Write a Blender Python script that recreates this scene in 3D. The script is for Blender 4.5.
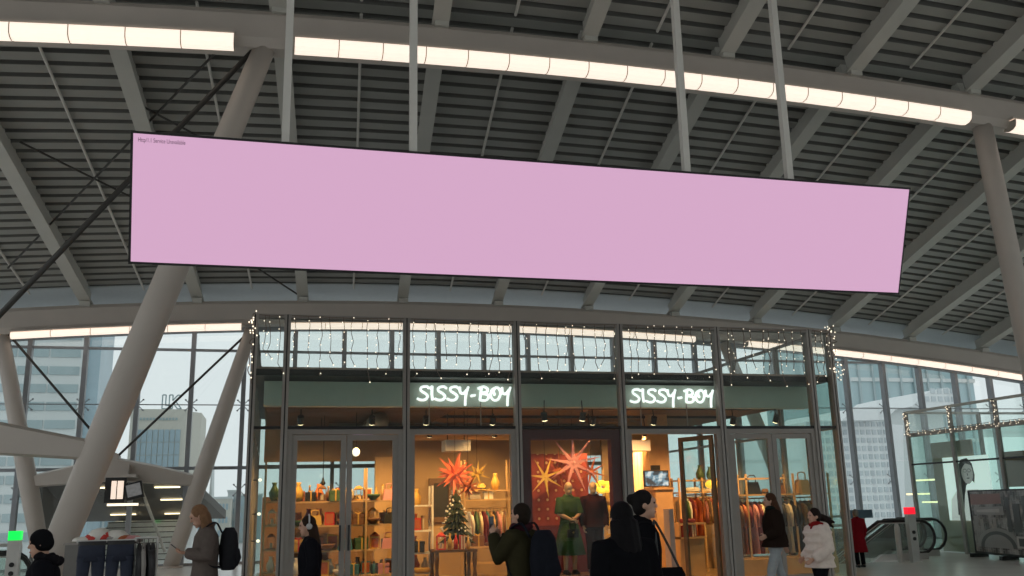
import bpy, bmesh, math, random
from math import sin, cos, pi, radians, sqrt
from mathutils import Vector, Matrix
random.seed(7)
SC = bpy.context.scene
COL = SC.collection
for o in list(bpy.data.objects):
    bpy.data.objects.remove(o)

# ------------------------------------------------------------------ camera
FPX, YAW, PITCH, ROLL, EYE = 917.0, radians(14.6), radians(13.28), radians(-1.27), 1.65
_fw = Vector((sin(YAW)*cos(PITCH), cos(YAW)*cos(PITCH), sin(PITCH)))
_rt = Vector((cos(YAW), -sin(YAW), 0))
_up = _rt.cross(_fw)
CR = _rt*cos(ROLL) + _up*sin(ROLL)
CU = -_rt*sin(ROLL) + _up*cos(ROLL)
CP = Vector((0, 0, EYE))
cd = bpy.data.cameras.new('camera')
cd.sensor_width = 36.0
cd.lens = FPX*36.0/1024.0
cd.clip_start = 0.1
cd.clip_end = 3000
cam = bpy.data.objects.new('camera', cd)
COL.objects.link(cam)
cam.matrix_world = Matrix(((CR.x, CU.x, -_fw.x, CP.x), (CR.y, CU.y, -_fw.y, CP.y), (CR.z, CU.z, -_fw.z, CP.z), (0, 0, 0, 1)))
SC.camera = cam

# ------------------------------------------------------------------ sky, exposure
world = bpy.data.worlds.new('overcast_sky')
SC.world = world
world.use_nodes = True
_n = world.node_tree.nodes
_n['Background'].inputs[0].default_value = (0.90, 0.94, 0.95, 1)
_n['Background'].inputs[1].default_value = 0.82
SC.view_settings.view_transform = 'Standard'
SC.view_settings.look = 'None'
SC.view_settings.exposure = 0.18
SC.view_settings.gamma = 1.0
SC.view_settings.use_curve_mapping = False


def ray(px, py):
    return CR*((px-512)/FPX) + CU*((288-py)/FPX) + _fw


def at(px, py, Y):
    d = ray(px, py)
    return CP + d*(Y/d.y)


# ------------------------------------------------------------------ materials
MATS = {}


def mat(name, col, rough=0.6, metal=0.0, emit=0.0, noise=0.08, scale=6.0, ecol=None, bump=0.0, spec=0.5):
    if name in MATS:
        return MATS[name]
    m = bpy.data.materials.new(name)
    m.use_nodes = True
    nt = m.node_tree
    b = nt.nodes['Principled BSDF']
    b.inputs['Roughness'].default_value = rough
    b.inputs['Metallic'].default_value = metal
    b.inputs['Specular IOR Level'].default_value = spec
    c = (*col, 1)
    b.inputs['Base Color'].default_value = c
    if noise:
        tc = nt.nodes.new('ShaderNodeTexCoord')
        nz = nt.nodes.new('ShaderNodeTexNoise')
        nz.inputs['Scale'].default_value = scale
        nz.inputs['Detail'].default_value = 4
        nt.links.new(tc.outputs['Object'], nz.inputs['Vector'])
        mx = nt.nodes.new('ShaderNodeMix')
        mx.data_type = 'RGBA'
        mx.inputs['A'].default_value = (*[v*(1-noise*1.5) for v in col], 1)
        mx.inputs['B'].default_value = (*[min(1, v*(1+noise*1.5)) for v in col], 1)
        nt.links.new(nz.outputs['Fac'], mx.inputs['Factor'])
        nt.links.new(mx.outputs['Result'], b.inputs['Base Color'])
        if bump:
            bp = nt.nodes.new('ShaderNodeBump')
            bp.inputs['Strength'].default_value = bump
            bp.inputs['Distance'].default_value = 0.02
            nt.links.new(nz.outputs['Fac'], bp.inputs['Height'])
            nt.links.new(bp.outputs['Normal'], b.inputs['Normal'])
    if emit:
        b.inputs['Emission Color'].default_value = (*(ecol or col), 1)
        b.inputs['Emission Strength'].default_value = emit
    MATS[name] = m
    return m


def glass(name, tint, ior=1.45, rough=0.02, dirt=0.0, refl=1.0):
    if name in MATS:
        return MATS[name]
    m = bpy.data.materials.new(name)
    m.use_nodes = True
    nt = m.node_tree
    for n in list(nt.nodes):
        nt.nodes.remove(n)
    out = nt.nodes.new('ShaderNodeOutputMaterial')
    tr = nt.nodes.new('ShaderNodeBsdfTransparent')
    tr.inputs[0].default_value = (*tint, 1)
    gl = nt.nodes.new('ShaderNodeBsdfGlossy')
    gl.inputs['Roughness'].default_value = rough
    gl.inputs['Color'].default_value = (refl, refl, refl, 1)
    lw = nt.nodes.new('ShaderNodeLayerWeight')       # Schlick reflectance, the same on both faces of the pane
    lw.inputs['Blend'].default_value = 0.5
    pw = nt.nodes.new('ShaderNodeMath')
    pw.operation = 'POWER'
    pw.inputs[1].default_value = 5.0
    nt.links.new(lw.outputs['Facing'], pw.inputs[0])
    fr = nt.nodes.new('ShaderNodeMath')
    fr.operation = 'MULTIPLY_ADD'
    r0 = ((ior-1)/(ior+1))**2
    fr.inputs[1].default_value = 1-r0
    fr.inputs[2].default_value = r0
    nt.links.new(pw.outputs[0], fr.inputs[0])
    mx = nt.nodes.new('ShaderNodeMixShader')
    nt.links.new(fr.outputs[0], mx.inputs[0])
    nt.links.new(tr.outputs[0], mx.inputs[1])
    nt.links.new(gl.outputs[0], mx.inputs[2])
    last = mx
    if dirt:
        df = nt.nodes.new('ShaderNodeBsdfDiffuse')
        df.inputs[0].default_value = (.8, .8, .8, 1)
        m2 = nt.nodes.new('ShaderNodeMixShader')
        m2.inputs[0].default_value = dirt
        nt.links.new(mx.outputs[0], m2.inputs[1])
        nt.links.new(df.outputs[0], m2.inputs[2])
        last = m2
    nt.links.new(last.outputs[0], out.inputs[0])
    MATS[name] = m
    return m


# ------------------------------------------------------------------ mesh helpers
def catmull(pts, k=5):
    P = [Vector(p) for p in pts]
    if len(P) < 3:
        return P
    Q = [P[0]*2-P[1]] + P + [P[-1]*2-P[-2]]
    out = []
    for i in range(1, len(Q)-2):
        for j in range(k):
            t = j/k
            a, b, c, d = Q[i-1], Q[i], Q[i+1], Q[i+2]
            out.append(0.5*((2*b)+(c-a)*t+(2*a-5*b+4*c-d)*t*t+(3*b-a-3*c+d)*t**3))
    out.append(P[-1])
    return out


class B:
    def __init__(s):
        s.v = []
        s.f = []

    def add(s, vs, fs):
        k = len(s.v)
        s.v += [Vector(v) for v in vs]
        s.f += [tuple(i+k for i in f) for f in fs]
        return s

    def box(s, x0, x1, y0, y1, z0, z1):
        v = [(x, y, z) for z in (z0, z1) for y in (y0, y1) for x in (x0, x1)]
        return s.add(v, [(0, 2, 3, 1), (4, 5, 7, 6), (0, 1, 5, 4), (2, 6, 7, 3), (0, 4, 6, 2), (1, 3, 7, 5)])

    def cbox(s, c, sx, sy, sz, M=None):
        v = [Vector((x*sx/2, y*sy/2, z*sz/2)) for z in (-1, 1) for y in (-1, 1) for x in (-1, 1)]
        if M:
            v = [M @ p for p in v]
        v = [p+Vector(c) for p in v]
        return s.add(v, [(0, 2, 3, 1), (4, 5, 7, 6), (0, 1, 5, 4), (2, 6, 7, 3), (0, 4, 6, 2), (1, 3, 7, 5)])

    def bar(s, a, b, w, h, up=(0, 0, 1)):
        a, b = Vector(a), Vector(b)
        d = (b-a).normalized()
        u = Vector(up)
        sd = d.cross(u).normalized()*w/2
        u = sd.cross(d).normalized()*h/2
        v = [p+i*sd+j*u for p in (a, b) for i, j in ((-1, -1), (1, -1), (1, 1), (-1, 1))]
        return s.add(v, [(0, 1, 2, 3), (7, 6, 5, 4), (0, 4, 5, 1), (1, 5, 6, 2), (2, 6, 7, 3), (3, 7, 4, 0)])

    def tube(s, pts, r, n=8, cap=0.0, flat=None):
        P = [Vector(p) for p in pts]
        R = list(r) if isinstance(r, (list, tuple)) else [r]*len(P)
        T = []
        for i in range(len(P)):
            a = P[max(0, i-1)]
            b = P[min(len(P)-1, i+1)]
            T.append((b-a).normalized())
        u = T[0].orthogonal().normalized() if flat is None else (Vector(flat) - T[0]*T[0].dot(Vector(flat))).normalized()
        vs = []
        for i, p in enumerate(P):
            u = (u - T[i]*u.dot(T[i])).normalized()
            w = T[i].cross(u)
            ra, rb = R[i] if isinstance(R[i], tuple) else (R[i], R[i])
            for j in range(n):
                a = 2*pi*j/n
                vs.append(p + u*cos(a)*ra + w*sin(a)*rb)
        fs = []
        for i in range(len(P)-1):
            for j in range(n):
                k = (j+1) % n
                fs.append((i*n+j, i*n+k, (i+1)*n+k, (i+1)*n+j))
        m = len(vs)
        rr = lambda q: max(q) if isinstance(q, tuple) else q
        vs.append(P[0]-T[0]*rr(R[0])*cap)
        vs.append(P[-1]+T[-1]*rr(R[-1])*cap)
        L = (len(P)-1)*n
        for j in range(n):
            k = (j+1) % n
            fs.append((m, k, j))
            fs.append((m+1, L+j, L+k))
        return s.add(vs, fs)

    def rings(s, rs, n=14, wob=0.0, k=5):
        vs = []
        for i, (x, y, z, rx, ry) in enumerate(rs):
            for j in range(n):
                a = 2*pi*j/n
                q = 1+wob*(i/max(1, len(rs)-1))*sin(k*a)
                vs.append((x+cos(a)*rx*q, y+sin(a)*ry*q, z))
        fs = []
        for i in range(len(rs)-1):
            for j in range(n):
                k2 = (j+1) % n
                fs.append((i*n+j, i*n+k2, (i+1)*n+k2, (i+1)*n+j))
        fs.append(tuple(range(n-1, -1, -1)))
        fs.append(tuple((len(rs)-1)*n+j for j in range(n)))
        return s.add(vs, fs)

    def ell(s, c, r, n=12, m=8, M=None):
        vs = []
        for i in range(1, m):
            t = pi*i/m
            for j in range(n):
                a = 2*pi*j/n
                vs.append(Vector((r[0]*sin(t)*cos(a), r[1]*sin(t)*sin(a), r[2]*cos(t))))
        vs += [Vector((0, 0, r[2])), Vector((0, 0, -r[2]))]
        if M:
            vs = [M @ p for p in vs]
        vs = [p+Vector(c) for p in vs]
        fs = []
        for i in range(m-2):
            for j in range(n):
                k = (j+1) % n
                fs.append((i*n+j, (i+1)*n+j, (i+1)*n+k, i*n+k))
        t = (m-1)*n
        for j in range(n):
            k = (j+1) % n
            fs.append((t, j, k))
            fs.append((t+1, (m-2)*n+k, (m-2)*n+j))
        return s.add(vs, fs)

    def prism(s, poly, axis, a, b):
        """poly: 2-D outline; extruded along axis ('x','y','z') from a to b"""
        def mk(p, q):
            return {'x': (q, p[0], p[1]), 'y': (p[0], q, p[1]), 'z': (p[0], p[1], q)}[axis]
        n = len(poly)
        vs = [mk(p, a) for p in poly] + [mk(p, b) for p in poly]
        fs = [tuple(range(n-1, -1, -1)), tuple(range(n, 2*n))]
        for j in range(n):
            k = (j+1) % n
            fs.append((j, k, n+k, n+j))
        return s.add(vs, fs)

    def sweep(s, prof, path):
        """prof: closed list of (dy,dz); path: list of (x,y,z)"""
        n = len(prof)
        vs = [(x, y+a, z+b) for x, y, z in path for a, b in prof]
        fs = []
        for i in range(len(path)-1):
            for j in range(n):
                k = (j+1) % n
                fs.append((i*n+j, i*n+k, (i+1)*n+k, (i+1)*n+j))
        fs.append(tuple(range(n-1, -1, -1)))
        fs.append(tuple((len(path)-1)*n+j for j in range(n)))
        return s.add(vs, fs)

    def xf(s, M):
        s.v = [M @ p for p in s.v]
        return s

    def mesh(s, name, m=None, off=None, smooth=False):
        me = bpy.data.meshes.new(name)
        vs = [v-off for v in s.v] if off else s.v
        me.from_pydata([tuple(v) for v in vs], [], s.f)
        bm = bmesh.new()
        bm.from_mesh(me)
        bmesh.ops.recalc_face_normals(bm, faces=bm.faces)
        bm.to_mesh(me)
        bm.free()
        if smooth:
            for p in me.polygons:
                p.use_smooth = True
        if m:
            me.materials.append(m)
        return me


LOC = {}


def link(name, data, parent=None, loc=(0, 0, 0)):
    o = bpy.data.objects.new(name, data)
    COL.objects.link(o)
    o.location = loc
    if parent:
        o.parent = parent
        LOC[o] = LOC.get(parent, Vector())
    else:
        LOC[o] = Vector(loc)
    return o


def part(name, b, m, parent, smooth=False, label=None, local=False, kind=None):
    """a mesh child; geometry given in world coordinates (or local ones)"""
    o = link(name, b.mesh(name, m, None if local else LOC[parent], smooth), parent)
    if label:
        o['label'] = label
    if kind:
        o['kind'] = kind
    return o


def tag(o, label, cat, group=None):
    o['label'] = label
    o['category'] = cat
    if group:
        o['group'] = group
    return o


def thing(name, label, cat, loc=(0, 0, 0), rz=0.0, group=None):
    o = link(name, None, None, loc)
    o.rotation_euler = (0, 0, rz)
    o.empty_display_size = 0.1
    return tag(o, label, cat, group)


def solo(name, b, m, label, cat, loc=None, group=None, smooth=False):
    loc = Vector(loc) if loc else Vector((sum((v.x for v in b.v))/len(b.v), sum((v.y for v in b.v))/len(b.v), min(v.z for v in b.v)))
    o = link(name, b.mesh(name, m, loc, smooth), None, loc)
    return tag(o, label, cat, group)


def setting(name, b=None, m=None, parent=None, smooth=False):
    o = link(name, b.mesh(name, m, None, smooth) if b else None, parent)
    if not parent:
        o['kind'] = 'structure'
    return o


def dup(o, parent=None, loc=None, rz=None, label=None):
    c = o.copy()
    COL.objects.link(c)
    if parent:
        c.parent = parent
    if loc is not None:
        c.location = loc
        LOC[c] = Vector(loc)
    if rz is not None:
        c.rotation_euler = (0, 0, rz)
    if label:
        c['label'] = label
    for ch in list(o.children):
        dup(ch, c)
    return c


def remesh(b, voxel, m, name, it=4):
    me = b.mesh('tmp')
    o = bpy.data.objects.new('tmp', me)
    COL.objects.link(o)
    md = o.modifiers.new('r', 'REMESH')
    md.mode = 'VOXEL'
    md.voxel_size = voxel
    if it:
        sm = o.modifiers.new('s', 'SMOOTH')
        sm.factor = 0.5
        sm.iterations = it
    dg = bpy.context.evaluated_depsgraph_get()
    dg.update()
    out = bpy.data.meshes.new_from_object(o.evaluated_get(dg))
    bpy.data.objects.remove(o)
    bpy.data.meshes.remove(me)
    out.name = name
    out.materials.clear()
    out.materials.append(m)
    for p in out.polygons:
        p.use_smooth = True
    return out


# ------------------------------------------------------------------ shared materials
STEEL = mat('painted_steel', (.55, .495, .45), .5, noise=.05, scale=2)
STEEL_L = mat('light_painted_steel', (.66, .64, .60), .45, noise=.05, scale=2)
RAFT = mat('rafter_paint', (.52, .515, .475), .55, noise=.05, scale=2)
DECK = mat('corrugated_deck', (.33, .33, .305), .4, noise=.06, scale=1.5)
DARKROD = mat('dark_rod', (.05, .048, .045), .5)
MULL = mat('mullion_grey', (.34, .315, .29), .45, metal=.2, noise=.05)
FMULL = mat('facade_mullion', (.30, .32, .35), .45, noise=.05)
BLACK = mat('black_satin', (.015, .015, .016), .45, noise=.05)
WHITE = mat('white_satin', (.75, .74, .72), .5, noise=.03)
WOOD = mat('pale_wood', (.55, .36, .18), .55, noise=.15, scale=5)
DWOOD = mat('dark_wood', (.14, .075, .04), .55, noise=.15, scale=5)
STRIP = mat('light_diffuser', (.9, .85, .8), .6, emit=.88, noise=0, ecol=(1, .82, .68))
BULB = mat('warm_bulb', (1, .9, .7), .4, emit=1.5, noise=0, ecol=(1, .86, .66))
GLASS = glass('clear_glass', (.93, .96, .95))
GLASS_F = glass('facade_glass', (.95, .985, .985), dirt=.02)
GLASS_G = glass('green_glass', (.88, .965, .94), dirt=.02)
GLASS_S = glass('shop_glass', (.86, .92, .90), ior=1.45)
# ================================================================== STRUCTURE
D1, D2, D3 = 17.8, 30.9, 31.5


def arch(X):
    d = X-6.0
    return (.0032 if d < 0 else .0027)*d*d


def rafz(X, Y):
    return 11.66 - .235*(Y-D1) - arch(X) if Y >= D1 else 11.66 - .19*(max(Y, 4.0)-D1) - arch(X)


def rafx(k, Y):
    return 6.58 + 3.35*k + .075*(Y-19)


# --- floor with the escalator well cut out
FLOOR = mat('concrete_floor', (.76, .735, .70), .25, noise=.07, scale=1.2)
HX0, HX1, HY0, HY1 = 12.35, 16.0, 21.55, 24.6
fb = B()
for x0, x1, y0, y1 in ((-40, 50, -31, HY0), (-40, 50, HY1, 33), (-40, HX0, HY0, HY1), (HX1, 50, HY0, HY1)):
    fb.box(x0, x1, y0, y1, -.3, 0)
setting('floor', fb, FLOOR)
pit = B()
pit.box(HX0-12, HX1+8, HY0-.2, 33, -4.6, -4.4)
pit.box(HX1+.02, HX1+.2, HY0, HY1, -4.4, -.3)
setting('floor_lower', pit, FLOOR)

# --- ceiling: corrugated panels, rafters, thin purlin rods, roof glazing strip
ceil = setting('ceiling')
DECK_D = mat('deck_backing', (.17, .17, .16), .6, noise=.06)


def deck_panel(k, Y0, Y1, per=.40, up=.50):
    prof = []
    n = int(round((Y1-Y0)/per))
    for i in range(n):
        y = Y0+(Y1-Y0)*i/n
        p = (Y1-Y0)/n
        prof += [(y, 0), (y+p*.64, 0), (y+p*.66, .2), (y+p*.98, .2)]
    prof.append((Y1, 0))
    vs, fs = [], []
    m = 3
    for y, h in prof:
        for j in range(m):
            t = j/(m-1)
            X = rafx(k, y)*(1-t)+rafx(k+1, y)*t
            vs.append((X, y, rafz(X, y)+up+h))
    for i in range(len(prof)-1):
        for j in range(m-1):
            fs.append((i*m+j, i*m+j+1, (i+1)*m+j+1, (i+1)*m+j))
    k0 = len(vs)        # a flat top sheet closes the panel
    for y in (Y0, Y1):
        for t in (0, 1):
            X = rafx(k+t, y)
            vs.append((X, y, rafz(X, y)+up+.24))
    fs.append((k0, k0+1, k0+3, k0+2))
    o = part('deck_panel', B().add(vs, fs), DECK, ceil)
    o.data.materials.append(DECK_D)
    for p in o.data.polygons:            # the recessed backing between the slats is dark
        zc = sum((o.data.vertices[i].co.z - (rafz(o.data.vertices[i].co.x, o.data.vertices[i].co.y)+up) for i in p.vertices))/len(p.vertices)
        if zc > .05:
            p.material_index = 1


SKYL = mat('roof_glazing', (.55, .60, .62), .35, noise=.05)
SKYL.node_tree.nodes['Principled BSDF'].inputs['Transmission Weight'].default_value = .25
for k in range(-6, 9):
    deck_panel(k, D1, D2-.12)
    for t0, t1 in ((0, .5), (.5, 1)):
        b = B()
        q = []
        for Y in (D2-.30, D3+1.3):
            for t in (t0, t1):
                X = rafx(k+t, Y)
                q.append((X, Y, rafz(X, Y)+.42))
                q.append((X, Y, rafz(X, Y)+.45))
        b.add(q, [(0, 2, 6, 4), (1, 5, 7, 3), (0, 1, 3, 2), (4, 6, 7, 5), (0, 4, 5, 1), (2, 3, 7, 6)])
        part('roof_light', b, SKYL, ceil)
for k in range(-7, 9):
    deck_panel(k, 4.0, D1, .42)
    for y0, y1 in ((-30, -28), (-20, -18), (-10, -8), (1, 4)):
        deck_panel(k, y0, y1, .8)
    for y0, y1 in ((-28, -20), (-18, -10), (-8, 1)):
        zz = rafz(rafx(k+.5, 0), 0)+.62
        part('added_roof_glass', B().box(rafx(k, (y0+y1)/2), rafx(k+1, (y0+y1)/2), y0, y1, zz, zz+.02), GLASS_F, ceil)  # unseen glazing behind the camera, added to let more daylight into the hall
for k in range(-7, 10):
    for Y0, Y1 in ((D1+.1, D2+.1), (4, D1-.1), (-30, 4)):
        w = B()
        f = B()
        N = 4
        for i in range(N):
            a = Y0+(Y1-Y0)*i/N
            c = Y0+(Y1-Y0)*(i+1)/N
            A = Vector((rafx(k, a), a, rafz(rafx(k, a), a)))
            C = Vector((rafx(k, c), c, rafz(rafx(k, c), c)))
            w.bar(A+Vector((0, 0, .3)), C+Vector((0, 0, .3)), .16, .5)
            f.bar(A+Vector((0, 0, .03)), C+Vector((0, 0, .03)), .36, .06)
        r = part('rafter', w, RAFT, ceil)
        part('flange', f, RAFT, r)
    A = [Vector((rafx(k+.5, y), y, rafz(rafx(k+.5, y), y)+.42)) for y in (D1+.2, 22, 26, D2)]
    part('purlin_rod', B().tube(A, .035, 6), STEEL_L, ceil)
    A = [Vector((rafx(k+.5, y), y, rafz(rafx(k+.5, y), y)+.42)) for y in (4, 10, D1-.2)]
    part('purlin_rod', B().tube(A, .035, 6), STEEL_L, ceil)


def roofpt(k, Y, dz=.2):
    X = rafx(k, Y)
    return Vector((X, Y, rafz(X, Y)+dz))


def on_roof(px, py):
    lo, hi = 17.9, 30.8
    for _ in range(30):
        y = (lo+hi)/2
        p = at(px, py, y)
        if p.z < rafz(p.x, y)+.25:
            lo = y
        else:
            hi = y
    return at(px, py, lo)


for a, c in (((222, 46), (8, 268)), ((20, 142), (131, 197)), ((254, 266), (300, 296)), ((131, 100), (205, 140))):
    part('brace_rod', B().tube([on_roof(*a), on_roof(*c)], .028, 6), DARKROD, ceil)
HALL = mat('hall_wall', (.42, .40, .37), .8, noise=.06)
setting('wall_front', B().box(-22, 46, -30.3, -30, 0, 17), HALL)

# --- the two visible arched beams and the one over the viewer
ROUND = [(-.30, .18), (-.30, .68), (-.22, .80), (.22, .80), (.30, .68), (.30, .18), (.2, 0), (-.2, 0)]


def beam(Y, z0, label, x0=-16, x1=36):
    N = 30
    path = [(x0+(x1-x0)*i/N, Y, z0-arch(x0+(x1-x0)*i/N)) for i in range(N+1)]
    t = thing('roof_beam', label, 'beam', (6, Y, z0))
    part('beam_body', B().sweep(ROUND, path), STEEL, t)
    for k in range(-6, 9):
        X = rafx(k, Y)
        part('rafter_seat', B().cbox((X, Y-.1, z0-arch(X)+.82), .3, .5, .16), RAFT, t)
    return t


beam(D1, 10.88, 'deep grey arched roof beam crossing the top of the hall')
beam(D2, 7.72, 'grey arched roof beam above the rear glass wall')
beam(4.9, 13.4, 'grey arched roof beam overhead in front of the shop hall')

SPROF = [(-.04, .14), (-.18, .15), (-.27, .20), (-.30, .28), (-.31, .38), (-.02, .40), (.10, .2)]


JOINT = mat('strip_joint', (.45, .40, .34), .6)


def strip(Y, zf, x0, x1, n, label, sc=1.0):
    t = thing('strip_light', label, 'light strip', ((x0+x1)/2, Y, zf((x0+x1)/2)), group='linear lights under the roof beams')
    pr = [(a*sc, b*sc) for a, b in SPROF]
    L = (x1-x0)/n
    for i in range(n):
        a, c = x0+i*L+.012, x0+(i+1)*L-.012
        part('diffuser', B().sweep(pr, [(x, Y, zf(x)) for x in (a, (a+c)/2, c)]), STRIP, t)
    jp = [(a*sc-(.004 if a < 0 else 0), b*sc-.004) for a, b in SPROF]
    for i in range(n+1):
        x = min(max(x0+i*L, x0+.008), x1-.008)
        part('joint_plate', B().sweep(jp, [(x-.008, Y, zf(x)), (x+.008, Y, zf(x))]), JOINT, t)
    hp = [(a*1.0, b*sc) for a, b in ((-.26, .41), (.1, .41), (.1, .47), (-.26, .47))]
    part('housing', B().sweep(hp, [(x0+(x1-x0)*i/n, Y, zf(x0+(x1-x0)*i/n)) for i in range(n+1)]), STEEL, t)


z1 = lambda x: 10.63-arch(x)
strip(D1-.18, z1, -8.1, -1.05, 7, 'warm linear light on the front beam at the top left corner')
strip(D1-.18, z1, .1, 16.2, 18, 'long warm linear light on the front beam above the pink screen')
strip(D1-.18, z1, 17.45, 23, 5, 'warm linear light on the front beam right of the right column')
z2 = lambda x: 7.44-arch(x)
strip(D2-.18, z2, -7.95, -1.15, 6, 'warm linear light on the rear beam above the left windows', .72)
strip(D2-.18, z2, .3, 14.9, 12, 'long warm linear light on the rear beam seen through shop parapet glass', .72)
strip(D2-.18, z2, 17.0, 29.2, 10, 'warm linear light on the rear beam above the right windows', .72)
z0_ = lambda x: 13.1-arch(x)
strip(4.7, z0_, -8, 22, 26, 'warm linear light on the beam overhead near the viewer')

# --- columns, struts, ties


def column(a, c, r0, r1, label):
    t = thing('steel_column', label, 'column', (a[0], a[1], 0))
    a, c = Vector(a), Vector(c)
    part('shaft', B().tube([a, a.lerp(c, .35), a.lerp(c, .75), c], [r0*.85, r0, (r0+r1)/2, r1], 20), STEEL, t, smooth=True)
    part('base_plate', B().tube([(a.x, a.y, 0), (a.x, a.y, .05)], r0*1.35, 20), STEEL, t)


column((-3.87, D1, .02), (-.45, D1, 10.95), .29, .22, 'big leaning grey tube column left of the shop under screen')
column((-8.0, D1, .02), (-11.4, D1, 10.9), .29, .22, 'leaning grey tube column beyond the left edge')
column((17.62, D1, .02), (16.88, D1, 10.85), .26, .23, 'tall grey tube column at the right edge')
column((-2.92, D2, .02), (-.86, D2, 7.45), .27, .2, 'slim leaning grey column just left of the shop front')
column((-6.45, D2, .02), (-8.35, D2, 7.4), .27, .2, 'slim grey column at the left edge leaning left')
column((18.9, D2, .02), (16.2, D2, 7.4), .27, .2, 'leaning rear column behind the shop')


def strut(xl, xc, xr, zl, zc, zr, Y, hc, he, label):
    t = thing('cross_strut', label, 'strut', (xc, Y, zc))
    for xe, ze in ((xl, zl), (xr, zr)):
        vs = []
        for x, z, h, d in ((xe, ze, he, .16), ((xe+xc)/2, (ze+zc)/2+.02, (he+hc)/2*1.05, .2), (xc, zc, hc, .22)):
            vs += [(x, Y-d, z-h/2+.04), (x, Y, z-h/2), (x, Y+d, z-h/2+.04), (x, Y+d, z+h/2-.06), (x, Y, z+h/2), (x, Y-d, z+h/2-.06)]
        fs = [tuple(range(5, -1, -1)), tuple(range(12, 18))]
        for i in (0, 6):
            for j in range(6):
                k = (j+1) % 6
                fs.append((i+j, i+k, i+6+k, i+6+j))
        part('tapered_arm', B().add(vs, fs), STEEL, t)
    part('pin_joint', B().tube([(xc, Y-.25, zc+hc/2), (xc, Y+.25, zc+hc/2)], .12, 12), STEEL, t)


strut(-7.13, -4.72, -2.29, 2.62, 2.97, 2.58, D2, .74, .36, 'tapered grey cross strut between the slim rear columns')
strut(-8.9, -6.05, -3.15, 2.75, 3.12, 2.75, D1, .72, .36, 'tapered grey cross strut meeting the big column at left edge')


def rod(a, c, r, label):
    solo('tie_rod', B().tube([a, c], r, 8), DARKROD, label, 'rod', loc=c, smooth=True)


rod((-.62, D1-.05, 10.85), (-6.05, D1-.05, 3.45), .055, 'thick dark tie rod running from beam down to left edge')
rod((-8.1, D2-.05, 7.15), (-4.78, D2-.05, 3.36), .04, 'dark tie rod crossing the left windows downward to the right')
rod((-.98, D2-.05, 7.3), (-4.66, D2-.05, 3.36), .04, 'dark tie rod rising right across the windows to rear beam')

# --- rear glass wall
gw = setting('wall_back')
MX = [-1.04+1.63*k for k in range(-7, 14)] + [21.68+1.67*k for k in range(0, 7)]
ZR = [0.05, 3.0, 5.03, 6.82, 7.75]
mm = B().box(-.07, .07, -.12, .12, 0, 7.72).mesh('mullion', FMULL)
for x in MX:
    link('mullion', mm, gw, (x, D3, -max(0, arch(x)-.1)))
for z, h in ((.04, .08), (3.0, .10), (6.82, .07)):
    for i in range(len(MX)-1):
        if z == 3.0 and 12 < MX[i] < 31:
            continue
        part('transom', B().box(MX[i]+.07, MX[i+1]-.07, D3-.08, D3+.08, z-h/2, z+h/2), FMULL, gw)
for i in range(len(MX)-1):
    for j in range(4):
        part('pane', B().box(MX[i]+.01, MX[i+1]-.01, D3+.16, D3+.18, ZR[j]+.01, ZR[j+1]-.01), GLASS_F, gw)
part('cable', B().tube([(MX[0], D3+.05, 5.03), (MX[-1], D3+.05, 5.03)], .018, 5), FMULL, gw)
sp = B()
for dx, dz in ((1, 1), (-1, 1), (1, -1), (-1, -1)):
    sp.tube([(0, 0, 0), (dx*.17, .05, dz*.17)], .014, 5)
    sp.ell((dx*.17, .05, dz*.17), (.03, .02, .03), 6, 4)
spm = sp.mesh('spider_fitting', FMULL)
for x in MX:
    for z in (5.03, 2.3):
        link('spider_fitting', spm, gw, (x, D3+.1, z))
head = B()
for i in range(len(MX)-1):
    head.bar((MX[i], D3, 7.62-arch(MX[i])+.1), (MX[i+1], D3, 7.62-arch(MX[i+1])+.1), .25, .16)
part('head_rail', head, FMULL, gw)

# ================================================================== OUTSIDE
FARW = mat('far_pale_facade', (.62, .66, .66), .8, noise=.03)  # far building colours are paled, with the haze mixed into them
FARG = mat('far_glass_band', (.33, .42, .44), .4, noise=.12, scale=.2)
FARB = mat('far_beige_stone', (.58, .56, .50), .8, noise=.04)
FARBL = mat('far_blue_glass', (.33, .44, .50), .35, noise=.15, scale=.15)
FART = mat('far_teal_glass', (.36, .50, .53), .4, noise=.12, scale=.12)
FARGRID = mat('far_grid_white', (.74, .77, .78), .7, noise=.03)
GRND = mat('far_ground', (.42, .43, .43), .9, noise=.1, scale=.05)
setting('ground', B().box(-400, 500, 33.0, 700, -6.3, -6), GRND)

# banded tower behind the left windows
p = at(-40, 420, 190)
q = at(82, 420, 190)
t = thing('office_tower', 'pale banded office tower behind the left windows', 'building', ((p.x+q.x)/2, 198, -6))
part('wall', B().box(p.x-14, q.x, 190, 206, -6, 75), FARW, t)
for i in range(19):
    z = -3+i*3.4
    for j in range(5):
        x0 = q.x-1.0-(j+1)*5.6
        part('window', B().box(x0+.15, x0+5.4, 189.8, 190.02, z, z+1.6), FARG, t)
part('corner_fin', B().box(q.x+.05, q.x+2.2, 191, 205, -6, 78), FARBL, t)

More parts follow.
